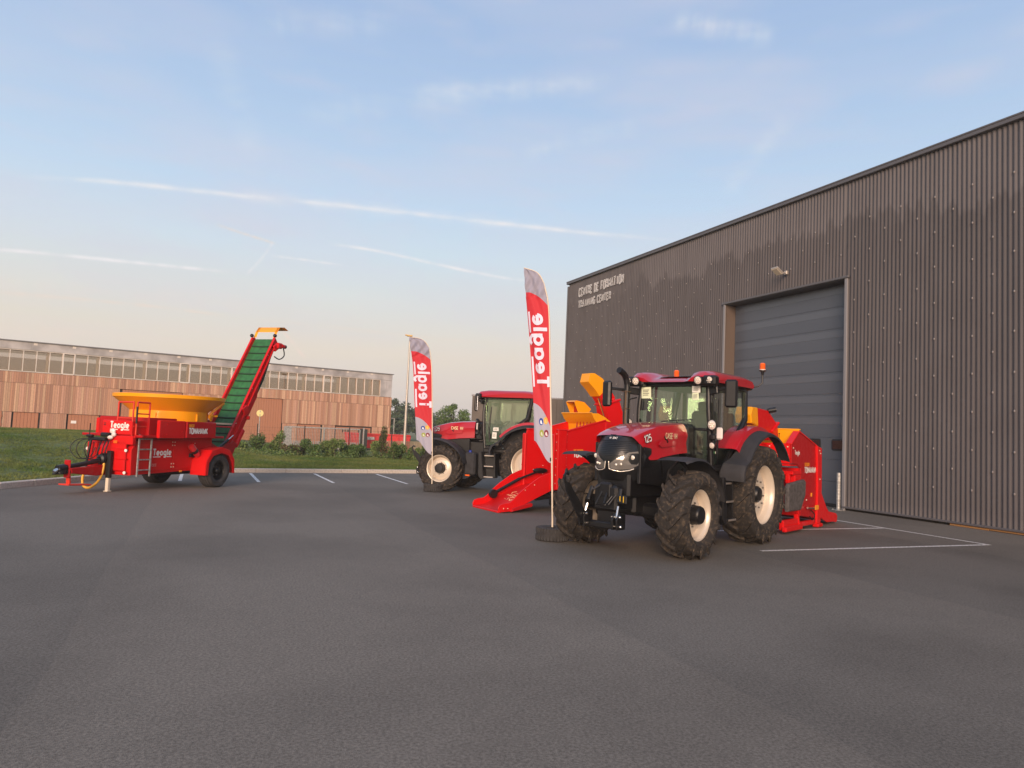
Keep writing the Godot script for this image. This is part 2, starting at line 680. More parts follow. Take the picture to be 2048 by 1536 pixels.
func make_materials() -> void:
	var fine := tex(grey_noise(512, .035, .80, 1.12, 3, FastNoiseLite.TYPE_SIMPLEX_SMOOTH, 5, .62))
	var cloud := tex(grey_noise(256, .02, .70, 1.15, 8))
	var dust := tex(grey_noise(512, .02, .70, 1.0, 12, FastNoiseLite.TYPE_SIMPLEX_SMOOTH, 5, .6))
	var bump := tex(grey_noise(512, .12, .0, 1.0, 4, FastNoiseLite.TYPE_SIMPLEX_SMOOTH, 3, .6))
	# asphalt: light and dark stone chips in a grey binder, worn patches over it
	var im := Image.create_empty(1024, 1024, false, Image.FORMAT_RGB8)
	var chips := grey_noise(1024, .16, .0, 1.0, 21, FastNoiseLite.TYPE_CELLULAR, 1).get_data()
	var grain := grey_noise(1024, .33, .0, 1.0, 22, FastNoiseLite.TYPE_SIMPLEX_SMOOTH, 2).get_data()
	var mid := grey_noise(1024, .035, .0, 1.0, 24, FastNoiseLite.TYPE_SIMPLEX_SMOOTH, 3, .7).get_data()
	var blot := grey_noise(1024, .006, .0, 1.0, 23, FastNoiseLite.TYPE_SIMPLEX_SMOOTH, 4, .6).get_data()
	var data := PackedByteArray()
	data.resize(1024 * 1024 * 3)
	var hd := PackedByteArray()
	hd.resize(1024 * 1024)
	for i in 1024 * 1024:
		var v := 205.0 + (grain[i] - 128) * .60 + (mid[i] - 128) * .34 + (blot[i] - 128) * .04 + (60.0 if chips[i] < 14 and grain[i] > 190 else 0.0)
		var ch: int = chips[i]
		if ch < 38:
			v += (38 - ch) * 2.0
		elif ch > 150:
			v -= (ch - 150) * .5
		var b := int(clampf(v, 0, 255))
		data[i * 3] = b
		data[i * 3 + 1] = int(b * .985)
		data[i * 3 + 2] = int(b * .945)
		hd[i] = int(clampf(170.0 - ch * .9 + (grain[i] - 128) * .35, 0, 255))
	var asphalt_tex := tex(Image.create_from_data(1024, 1024, false, Image.FORMAT_RGB8, data))
	var asphalt_h := tex(Image.create_from_data(1024, 1024, false, Image.FORMAT_L8, hd))
	var wear := grey_noise(512, .008, .86, 1.08, 31, FastNoiseLite.TYPE_SIMPLEX_SMOOTH, 5, .55)
	wear.convert(Image.FORMAT_RGB8)
	var wear_t := tex(wear)
	for k in 3:
		var m := mk("asphalt_%d" % k, [Color8(148, 142, 136), Color8(140, 135, 130), Color8(154, 147, 140)][k], .86)
		m.albedo_texture = asphalt_tex
		tri_world(m, .85)
		m.heightmap_enabled = true
		m.heightmap_texture = asphalt_h
		m.heightmap_scale = .16
		m.detail_enabled = true
		m.detail_blend_mode = BaseMaterial3D.BLEND_MODE_MUL
		m.detail_uv_layer = BaseMaterial3D.DETAIL_UV_2
		m.detail_albedo = wear_t
		m.uv2_triplanar = true
		m.uv2_world_triplanar = true
		m.uv2_scale = Vector3.ONE * .045
		m.metallic_specular = .35
	mk("joint", Color8(70, 68, 68), .9)
	var chip := grey_noise(512, .045, .0, 1.0, 61, FastNoiseLite.TYPE_SIMPLEX_SMOOTH, 5, .7)
	var cd := chip.get_data()
	for i in cd.size():
		cd[i] = int(lerpf(95, 255, smoothstep(.26, .42, cd[i] / 255.0)))
	var worn := mk("road_paint", Color8(230, 226, 220), .6, 0, {"albedo_texture": tex(Image.create_from_data(512, 512, false, Image.FORMAT_L8, cd))})
	tri_world(worn, .9)
	var kerb := mk("kerb", Color8(206, 196, 184), .85, 0, {"albedo_texture": fine})
	tri_world(kerb, .9)
	var soil := mk("lawn_soil", Color8(98, 112, 54), .95, 0, {"albedo_texture": cloud})
	tri_world(soil, .22)
	mk("field", Color8(96, 104, 62), 1.0)
	var blade := mk("grass_blade", Color.WHITE, .8, 0, {"vertex_color_use_as_albedo": true, "backlight_enabled": true, "backlight": Color(.35, .4, .15)})
	blade.metallic_specular = .3
	mk("leaf", Color.WHITE, .6, 0, {"vertex_color_use_as_albedo": true, "backlight_enabled": true, "backlight": Color(.3, .35, .15), "metallic_specular": .35})
	mk("bark", Color8(92, 80, 66), .9)

	# paint and plastic; a thin dust breaks the shine
	var glossy := {"roughness_texture": dust, "uv1_triplanar": true, "uv1_scale": Vector3.ONE * .9, "clearcoat_enabled": true, "clearcoat": 1.0, "clearcoat_roughness": .04}
	mk("tractor_red", Color8(176, 12, 30), .42, 0, glossy)
	var soft := {"roughness_texture": dust, "uv1_triplanar": true, "uv1_scale": Vector3.ONE * .7, "clearcoat_enabled": true, "clearcoat": .35, "clearcoat_roughness": .12, "metallic_specular": .35}
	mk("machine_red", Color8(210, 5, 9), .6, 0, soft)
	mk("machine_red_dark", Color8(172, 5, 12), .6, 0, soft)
	mk("rail_red", Color8(214, 52, 30), .5)
	mk("machine_yellow", Color8(248, 164, 8), .55, 0, soft)
	mk("black_gloss", Color8(12, 13, 15), .5, 0, {"clearcoat_enabled": true, "clearcoat": .3, "clearcoat_roughness": .12, "roughness_texture": dust, "uv1_triplanar": true})
	mk("black_satin", Color8(20, 20, 22), .5, 0, {"roughness_texture": dust, "uv1_triplanar": true})
	mk("black_plastic", Color8(46, 46, 50), .75, 0, {"albedo_texture": cloud, "uv1_triplanar": true, "uv1_scale": Vector3.ONE * .8})
	mk("grey_plastic", Color8(88, 84, 84), .8, 0, {"albedo_texture": cloud, "uv1_triplanar": true, "uv1_scale": Vector3.ONE * 1.5})
	mk("bronze", Color8(120, 98, 78), .4, .6)
	# rubber with dried earth on it
	var earth := Image.create_empty(512, 512, false, Image.FORMAT_RGB8)
	var e0 := grey_noise(512, .018, .0, 1.0, 41, FastNoiseLite.TYPE_SIMPLEX_SMOOTH, 5, .62).get_data()
	var ed := PackedByteArray()
	ed.resize(512 * 512 * 3)
	for i in 512 * 512:
		var k := smoothstep(.46, .86, e0[i] / 255.0)
		ed[i * 3] = int(lerpf(50, 108, k))
		ed[i * 3 + 1] = int(lerpf(48, 95, k))
		ed[i * 3 + 2] = int(lerpf(47, 81, k))
	earth = Image.create_from_data(512, 512, false, Image.FORMAT_RGB8, ed)
	mk("tyre", Color8(238, 235, 232), .88, 0, {"albedo_texture": tex(earth), "uv1_triplanar": true, "uv1_scale": Vector3.ONE * 1.1, "metallic_specular": .4})
	mk("plain_tyre", Color8(60, 58, 58), .85, 0, {"albedo_texture": cloud, "uv1_triplanar": true})
	mk("rim", Color8(218, 206, 190), .42, .25, {"roughness_texture": dust, "uv1_triplanar": true})
	mk("steel", Color8(150, 145, 140), .4, .8)
	mk("chrome", Color8(235, 230, 225), .12, 1.0)
	mk("aluminium", Color8(205, 195, 185), .35, .8)
	mk("galvanised", Color8(190, 188, 184), .5, .55, {"albedo_texture": cloud, "uv1_triplanar": true, "uv1_scale": Vector3.ONE * 2.0})
	mk("white_paint", Color8(236, 230, 224), .5)
	mk("badge", Color8(240, 214, 170), .35, .3)
	mk("cream_paint", Color8(222, 208, 186), .5)
	mk("grey_print", Color8(120, 116, 112), .8)
	mk("paper", Color8(232, 232, 222), .8)
	mk("green_paper", Color8(222, 232, 200), .8)
	mk("yellow_print", Color8(236, 190, 40), .7)
	mk("orange_print", Color8(240, 150, 30), .6)
	mk("amber", Color8(255, 110, 10), .25, 0, {"clearcoat_enabled": true, "clearcoat": .6, "backlight_enabled": true, "backlight": Color(.6, .25, .03)})
	mk("blue_plastic", Color8(24, 48, 150), .45)
	mk("clear_plastic", Color8(226, 216, 210), .2, 0, {"clearcoat_enabled": true})
	mk("lamp_lens", Color8(232, 222, 212), .15, .3)
	mk("headlight_glass", Color8(128, 122, 116), .06, .5, {"clearcoat_enabled": true})
	mk("led", Color8(250, 240, 224), .1, .4)
	mk("mirror", Color8(150, 155, 165), .05, 1.0)
	var clear := Image.create_empty(4, 4, false, Image.FORMAT_RGB8)
	clear.fill(Color.WHITE)
	mk("cab_glass", Color(.82, .92, .80, .20), .03, 1.0, {"transparency": BaseMaterial3D.TRANSPARENCY_ALPHA, "albedo_texture": tex(clear)})
	mk("skylight", Color8(96, 116, 150), .06, .6)
	mk("seat_cloth", Color8(52, 54, 56), .9)
	mk("belt_green", Color8(44, 112, 58), .6, 0, {"albedo_texture": cloud, "uv1_triplanar": true})
	mk("belt_dark", Color8(24, 58, 36), .7)
	mk("hose_yellow", Color8(236, 176, 60), .5)
	mk("extinguisher", Color8(205, 20, 28), .3, 0, {"clearcoat_enabled": true})

	# the hall and its neighbours
	var streak := grey_noise(512, .012, .86, 1.10, 51, FastNoiseLite.TYPE_SIMPLEX_SMOOTH, 5, .6)
	var clad := mk("cladding", Color8(92, 86, 85), .8, .0, {"metallic_specular": .25, "albedo_texture": tex(streak), "roughness_texture": dust})
	tri_world(clad, .16)
	mk("flashing", Color8(92, 90, 92), .45, .1)
	mk("flashing_pale", Color8(132, 130, 132), .45, .1)
	mk("jamb", Color8(98, 84, 74), .55)
	mk("door_grey", Color8(76, 82, 92), .42, 0, {"roughness_texture": dust, "uv1_triplanar": true, "uv1_scale": Vector3.ONE * .4})
	mk("door_band", Color8(84, 90, 100), .3)
	mk("window_dark", Color8(40, 18, 26), .08, .1)
	mk("rubber_seal", Color8(20, 20, 24), .6)
	mk("insulation", Color8(176, 132, 84), .9)
	mk("dark_gap", Color8(24, 22, 22), .95)
	mk("sign_white", Color8(252, 246, 240), .5)
	mk("screw", Color8(150, 142, 138), .4, .3)
	mk("annex_clad", Color8(92, 82, 74), .6, 0, {"albedo_texture": cloud, "uv1_triplanar": true, "uv1_world_triplanar": true, "uv1_scale": Vector3.ONE * .1})
	mk("board", Color.WHITE, .85, 0, {"vertex_color_use_as_albedo": true, "albedo_texture": fine, "uv1_triplanar": true, "uv1_world_triplanar": true, "uv1_scale": Vector3(1.6, .5, 1.6)})
	mk("door_board", Color8(186, 128, 98), .8, 0, {"albedo_texture": fine, "uv1_triplanar": true})
	mk("fascia", Color8(196, 190, 188), .35, .1, {"albedo_texture": cloud, "uv1_triplanar": true, "uv1_world_triplanar": true, "uv1_scale": Vector3.ONE * .12})
	mk("window_frame", Color8(214, 204, 194), .5)
	mk("hall_pane", Color(.84, .72, .61, .50), .04, 1.0, {"transparency": BaseMaterial3D.TRANSPARENCY_ALPHA, "albedo_texture": tex(clear)})
	mk("hall_post", Color8(226, 184, 110), .7)
	mk("hall_inside", Color8(60, 54, 50), .9)
	mk("fence_dark", Color8(42, 46, 44), .6)
	mk("skip_red", Color8(205, 24, 30), .5)
	mk("fence_board", Color.WHITE, .9, 0, {"vertex_color_use_as_albedo": true})
	mk("sign_disc", Color8(240, 222, 150), .5)
	mk("lamp_metal", Color8(186, 178, 168), .45, .5)


const KERB := [Vector2(-14, -2), Vector2(-7.4, -14.2), Vector2(-4.16, -20.18), Vector2(-3.15, -22.06), Vector2(-2.35, -23.6), Vector2(-1.5, -25.1), Vector2(-.75, -26.2), Vector2(-.1, -26.85), Vector2(.83, -27.2), Vector2(7.99, -28.6), Vector2(16, -30.2), Vector2(30, -33.0)]


func signed_area(p: PackedVector2Array) -> float:
	var a := 0.0
	for i in p.size():
		a += p[i].cross(p[(i + 1) % p.size()])
	return a * .5


func make_ground() -> void:
	var g := Geo.new()
	g.quad(Vector3(-1500, -.25, -1500), Vector3(1500, -.25, -1500), Vector3(1500, -.25, 1500), Vector3(-1500, -.25, 1500))
	ground(g, "ground", mats.field, 0)
	var area := PackedVector2Array(KERB)
	area.append_array([Vector2(30, 30), Vector2(-14, 30)])
	var wobble := []
	for i in 90:
		wobble.append(rng.randf_range(-.03, .03))
	# the yard was laid in lanes 4.6 m wide
	for k in 11:
		var x := -14.8 + 4.63 * k
		var lane := PackedVector2Array()
		for i in 81:
			lane.append(Vector2(x + wobble[(i * 7 + k * 3) % 90], -40 + i))
		for i in range(80, -1, -1):
			lane.append(Vector2(x + 4.63 + wobble[(i * 7 + (k + 1) * 3) % 90], -40 + i))
		for piece_ in Geometry2D.intersect_polygons(area, lane):
			g = Geo.new()
			if piece_.size() < 5 or Geometry2D.triangulate_polygon(piece_).is_empty():
				continue
			if absf(signed_area(piece_)) < .05:
				continue
			g.extrude(Array(piece_), -.10, 0.0, 0, Transform3D(Basis(Vector3(1, 0, 0), Vector3(0, 0, 1), Vector3(0, 1, 0)), Vector3.ZERO))
			if g.v.is_empty():
				continue
			ground(g, "asphalt_lane", mats["asphalt_%d" % [0, 1, 0, 2, 0, 1, 0, 2, 1, 0, 2][k]], 0)
	# kerb
	g = Geo.new()
	for i in KERB.size() - 1:
		var a: Vector2 = KERB[i]
		var b: Vector2 = KERB[i + 1]
		var len := a.distance_to(b)
		var n := maxi(1, int(len / 1.0))
		for k in n:
			var p := a.lerp(b, (k + .004) / n)
			var q := a.lerp(b, (k + .996) / n)
			var d := (q - p).normalized()
			var out := Vector2(d.y, -d.x)
			g = Geo.new()
			var mid := (p + q) * .5 + out * .09
			g.box(Vector3(mid.x, .02, mid.y), Vector3(p.distance_to(q), .24, .18), .018, Basis(Vector3(d.x, 0, d.y), Vector3.UP, Vector3(-d.y, 0, d.x)))
			if not kerb_node:
				kerb_node = Node3D.new()
				kerb_node.name = "kerb"
				kerb_node.set_meta("kind", "structure")
				add_child(kerb_node)
			put(g, "kerb_stone", mats.kerb, kerb_node, 0)
	# bay lines
	var lines := [[Vector2(8.72, -9.88), Vector2(14.34, -9.86)], [Vector2(8.9, -12.20), Vector2(14.30, -12.26)], [Vector2(14.29, -9.82), Vector2(14.32, -14.6)]]
	for x in [-.50, 1.64, 3.83, 6.15]:
		lines.append([Vector2(x, -26.75 - .16 * x), Vector2(x + .02, -23.2)])
	var kk := 0
	for e in lines:
		var d: Vector2 = (e[1] - e[0]).normalized() * .5
		var s := Vector2(-d.y, d.x).normalized() * .05
		g = Geo.new()
		var yy := .004 if kk != 2 else .0065
		g.quad(Vector3(e[0].x - s.x, yy, e[0].y - s.y), Vector3(e[1].x - s.x, yy, e[1].y - s.y), Vector3(e[1].x + s.x, yy, e[1].y + s.y), Vector3(e[0].x + s.x, yy, e[0].y + s.y))
		ground(g, "parking_line", mats.road_paint, 0)
		kk += 1


var kerb_node: Node3D


func lawn_height(x: float, z: float) -> float:
	# metres behind the kerb, and how far to the left: a bank rises there
	var dist := 1e9
	for i in KERB.size() - 1:
		dist = minf(dist, Vector2(x, z).distance_to(Geometry2D.get_closest_point_to_segment(Vector2(x, z), KERB[i], KERB[i + 1])))
	var left := smoothstep(3.5, -3.5, x + (z + 30.0) * .12)
	return .115 + .80 * left * smoothstep(1.0, 13.0, dist) + .02 * sin(x * 1.7) * sin(z * 1.3) * smoothstep(.4, 2.0, dist) - .35 * smoothstep(20.0, 30.0, dist) * left


func training_centre() -> void:
	var x := 16.87
	var b := thing("training_centre", "dark grey ribbed metal hall with a tall roller door and white lettering at its corner", "building", Vector3(x, 0, 0))
	# body behind the sheets
	var g := Geo.new()
	g.box(Vector3(3.31, 4.6, -12.8), Vector3(5.5, 9.2, 41.6))
	g.box(Vector3(.31, 4.6, -27.37), Vector3(.5, 9.2, 12.44))
	g.box(Vector3(.31, 4.6, -3.92), Vector3(.5, 9.2, 23.84))
	g.box(Vector3(.31, 7.93, -18.5), Vector3(.5, 2.54, 5.3))
	put(g, "wall", mats.dark_gap, b, 0)
	# profiled sheets a metre wide, eight ribs each
	var coat := wall_stain()
	var z := -33.6
	while z < 7.9:
		var y0 := .10
		var w := 1.0
		if z < -21.14 and z + 1.0 > -21.14:
			w = -21.14 - z
		elif z > -21.2 and z < -15.9:
			y0 = 6.67
			if z + 1.0 > -15.85:
				w = -15.85 - z
		var s := SurfaceTool.new()
		s.begin(Mesh.PRIMITIVE_TRIANGLES)
		if true:
			var low := []
			var high := []
			var n := int(round(w / .125))
			for k in n:
				for e in [[.0, .0], [.028, .0], [.050, -.030], [.092, -.030], [.114, .0]]:
					low.append(Vector3(e[1], y0, minf(k * .125 + e[0], w)))
					high.append(Vector3(e[1], 9.455, minf(k * .125 + e[0], w)))
			low.append(Vector3(0, y0, w))
			high.append(Vector3(0, 9.455, w))
			for k in low.size() - 1:
				for p in [low[k], low[k + 1], high[k + 1], low[k], high[k + 1], high[k]]:
					s.set_uv(Vector2((p.z + z + 33.6) / 41.6, 1.0 - p.y / 9.5))
					s.add_vertex(p)
			s.generate_normals()
		piece(s.commit(), "cladding_sheet", coat, b, Transform3D(Basis(), Vector3(.036 + (.0015 if int(z) % 2 else 0.0), 0, z)))
		z += w
	# end wall to the north
	g = Geo.new()
	g.box(Vector3(3.05, 4.7, -33.63), Vector3(6.0, 9.3, .06))
	put(g, "end_wall", mats.cladding, b, 0)
	g = Geo.new()
	g.box(Vector3(3.05, 4.7, 8.05), Vector3(6.0, 9.3, .06))
	put(g, "end_wall", mats.cladding, b, 0)
	# screws with their washers, in staggered rows
	var dots := MultiMesh.new()
	dots.transform_format = MultiMesh.TRANSFORM_3D
	g = Geo.new()
	g.dome(Vector3.ZERO, Vector3(.012, .032, .020), 8, 4)
	dots.mesh = g.mesh(60)
	var places := []
	var row := 0
	var y := .9
	while y < 8.6:
		var zz := -33.1 + (.5 if row % 2 else 0.0)
		while zz < -2.0:
			if not (zz > -21.3 and zz < -15.7 and y < 6.9):
				places.append(Vector3(-.006, y + rng.randf_range(-.02, .02), zz + .0725 - fposmod(zz + 33.6, .125)))
			zz += 1.0
		y += .46
		row += 1
	dots.instance_count = places.size()
	for i in places.size():
		dots.set_instance_transform(i, Transform3D(Basis(), places[i]))
	var mm := MultiMeshInstance3D.new()
	mm.name = "cladding_screws"
	mm.multimesh = dots
	mm.material_override = mats.screw
	mm.set_meta("kind", "stuff")
	b.add_child(mm)
	# roof edge, foot trim, corner
	g = Geo.new()
	g.box(Vector3(-.01, 9.50, -12.8), Vector3(.16, .10, 41.8), .012)
	g.box(Vector3(3.0, 9.57, -12.8), Vector3(6.2, .05, 41.8), .01)
	put(g, "roof_flashing", mats.flashing, b, 0)
	g = Geo.new()
	g.box(Vector3(-.012, 4.7, -33.62), Vector3(.06, 9.3, .10), .008)
	put(g, "corner_flashing", mats.flashing, b, 0)
	g = Geo.new()
	for e in [[-33.6, -21.16], [-15.83, 8.0]]:
		g.box(Vector3(-.002, .085, (e[0] + e[1]) * .5), Vector3(.10, .05, e[1] - e[0]), .008)
	put(g, "foot_trim", mats.flashing, b, 0)
	g = Geo.new()
	z = -12.6
	while z < 7.0:
		var l := rng.randf_range(.7, 1.5)
		g.box(Vector3(.03, .025 + rng.randf_range(-.012, .012), z + l * .5), Vector3(.05, .05, l), .012)
		z += l
	put(g, "foot_insulation", mats.insulation, b, 0)
	# doorway
	for zj in [-21.17, -15.82]:
		g = Geo.new()
		g.box(Vector3(.30, 3.31, zj), Vector3(.60, 6.62, .06))
		put(g, "door_jamb", mats.jamb, b, 0)
	g = Geo.new()
	g.box(Vector3(.30, 6.65, -18.495), Vector3(.60, .06, 5.41))
	put(g, "door_lintel", mats.flashing, b, 0)
	for zj in [-21.20, -15.80]:
		g = Geo.new()
		g.box(Vector3(-.015, 3.33, zj), Vector3(.05, 6.66, .10), .006)
		put(g, "door_frame", mats.flashing_pale, b, 0)
	g = Geo.new()
	g.box(Vector3(-.030, 6.67, -18.495), Vector3(.08, .07, 5.60), .008)
	put(g, "door_hood", mats.flashing, b, 0)
	var panel := Geo.new()
	panel.box(Vector3(.44, 0, -18.495), Vector3(.06, .646, 5.28), .004)
	var leaf := panel.mesh(0)
	panel = Geo.new()
	panel.box(Vector3(.409, 0, -18.495), Vector3(.008, .20, 5.22), .003)
	var band := panel.mesh(0)
	for k in 10:
		var yy := .42 + .65 * k
		var o := piece(leaf, "door_panel", mats.door_grey, b, Transform3D(Basis(), Vector3(0, yy, 0)))
		if k > 2:
			piece(band, "panel_band", mats.door_band, o, Transform3D(Basis(), Vector3(0, .16, 0)))
	g = Geo.new()
	g.box(Vector3(.44, .05, -18.495), Vector3(.05, .09, 5.26), .01)
	put(g, "door_seal", mats.rubber_seal, b, 0)
	for k in 5:
		var zc := -16.36 - 1.03 * k
		var wnd := group_part("door_window", b)
		g = Geo.new()
		var outline := []
		for c in 4:
			var cx: float = [.24, -.24, -.24, .24][c]
			var cy: float = [.10, .10, -.10, -.10][c]
			outline.append_array(arc2(cx, cy, .07, c * 90.0, c * 90.0 + 90.0, 4))
		g.extrude(outline, .0, .014, .004, Transform3D(Basis(Vector3(0, 0, 1), Vector3(0, 1, 0), Vector3(-1, 0, 0)), Vector3(.409, 1.83, zc)))
		put(g, "frame", mats.rubber_seal, wnd, 0)
		g = Geo.new()
		g.box(Vector3(.393, 1.83, zc), Vector3(.006, .25, .53), .002)
		put(g, "pane", mats.window_dark, wnd, 0)
	# lettering: white outline letters on dark cores
	var letters := func(word: String, y_base: float, z0: float, h: float, sq: float) -> void:
		var xx := 0.0
		for ch in word:
			if ch != " ":
				var gl := Geo.new()
				var pl := func(a: float, c: float, lift: float) -> Vector3:
					return Vector3(-.012 - lift, y_base + c, z0 + a)
				for s in glyph(ch):
					stroke(gl, s, xx, h, .24, sq, pl, .02)
				var o := put(gl, "letter", mats.sign_white, b, 0)
				gl = Geo.new()
				for s in glyph(ch):
					stroke(gl, s, xx, h, .08, sq, pl, .024)
				put(gl, "letter_core", mats.flashing, o, 0)
			xx += (glyph_width(ch) + .13) * h * sq
	letters.call("CENTRE DE FORMATION", 8.66, -32.40, .36, .75)
	letters.call("TRAINING CENTER", 8.08, -32.40, .31, .82)

	# floodlight
	var f := thing("floodlight", "small square floodlight on a short arm above the roller door", "floodlight", Vector3(x - .03, 7.2, -18.15))
	g = Geo.new()
	g.box(Vector3(-.04, .02, .0), Vector3(.08, .12, .12), .01)
	g.bar(Vector3(-.05, .02, 0), Vector3(-.26, .0, 0), .04, .04, .008)
	put(g, "arm", mats.lamp_metal, f)
	g = Geo.new()
	var tip := Basis(Vector3(0, 0, 1), -.62)
	g.box(Vector3(-.40, .03, 0), Vector3(.33, .07, .30), .02, tip)
	put(g, "housing", mats.lamp_metal, f)
	g = Geo.new()
	g.box(Vector3(-.40, .03, 0) + tip * Vector3(0, -.04, 0), Vector3(.27, .012, .24), .003, tip)
	put(g, "glass", mats.cream_paint, f)
	# bollard
	var p := thing("bollard", "round galvanised steel bollard at the corner of the roller door", "bollard", Vector3(16.56, 0, -15.70))
	g = Geo.new()
	g.lathe([Vector2(0, .01), Vector2(.055, .01), Vector2(.055, 1.03), Vector2(.05, 1.05), Vector2(0, 1.055)], 20, UPRIGHT)
	put(g, "post", mats.galvanised, p, 40)
	g = Geo.new()
	g.box(Vector3(0, .012, 0), Vector3(.26, .014, .26), .003)
	for e in [[-1, -1], [1, -1], [1, 1], [-1, 1]]:
		g.lathe([Vector2(0, .05), Vector2(.012, .05), Vector2(.012, .018), Vector2(.02, .018)], 6, Transform3D(UPRIGHT.basis, Vector3(.10 * e[0], 0, .10 * e[1])))
	put(g, "base_plate", mats.galvanised, p, 0)


# Dew on the ribbed wall: a paler dry band along the top with ragged runs, faint streaks below
func wall_stain() -> StandardMaterial3D:
	var n := FastNoiseLite.new()
	n.seed = 77
	n.frequency = 1.0
	n.fractal_octaves = 3
	var w := 1024
	var h := 256
	var d := PackedByteArray()
	d.resize(w * h)
	for i in w:
		var z := i * 41.6 / w
		var edge := 8.3 + .55 * n.get_noise_1d(z * .35) + .45 * n.get_noise_1d(z * 1.7) + .25 * n.get_noise_1d(z * 5.0)
		if z > 17.0:
			edge -= .35 * clampf((z - 17.0) / 6.0, 0, 1)
		var run := .04 * n.get_noise_1d(z * 3.1 + 50.0)
		for j in h:
			var y := 9.5 * (1.0 - (j + .5) / h)
			var k := .86 + run + .035 * n.get_noise_2d(z * .8, y * .5)
			k += .12 * smoothstep(edge - .10, edge + .10, y) * clampf((z - 5.5) / 2.0, 0.3, 1)
			k += .05 * smoothstep(.45, .1, y)
			d[j * w + i] = int(clampf(k, 0, 1) * 255)
	var m := mk("wall_coat", Color8(110, 106, 107), .8, 0, {"metallic_specular": .25, "albedo_texture": tex(Image.create_from_data(w, h, false, Image.FORMAT_L8, d))})
	return m


func annex() -> void:
	var a := Vector2(16.05, -45.26)
	var d := (Vector2(24.0, -41.9) - a).normalized()
	var b := thing("annex_building", "low flat brown-grey annex behind the second tractor, beyond the hall corner", "building", Vector3(a.x, 0, a.y), heading(d))
	var g := Geo.new()
	g.box(Vector3(5.5, 2.0, -4.6), Vector3(11.0, 4.0, 9.0))
	put(g, "wall", mats.annex_clad, b, 0)
	for k in 10:
		g = Geo.new()
		g.box(Vector3(.55 + 1.1 * k, 2.02, -.07), Vector3(1.085, 4.02, .06), .006)
		put(g, "wall_panel", mats.annex_clad, b, 0)
	g = Geo.new()
	g.box(Vector3(5.5, 4.08, -4.6), Vector3(11.1, .10, 9.14), .02)
	put(g, "coping", mats.flashing_pale, b, 0)


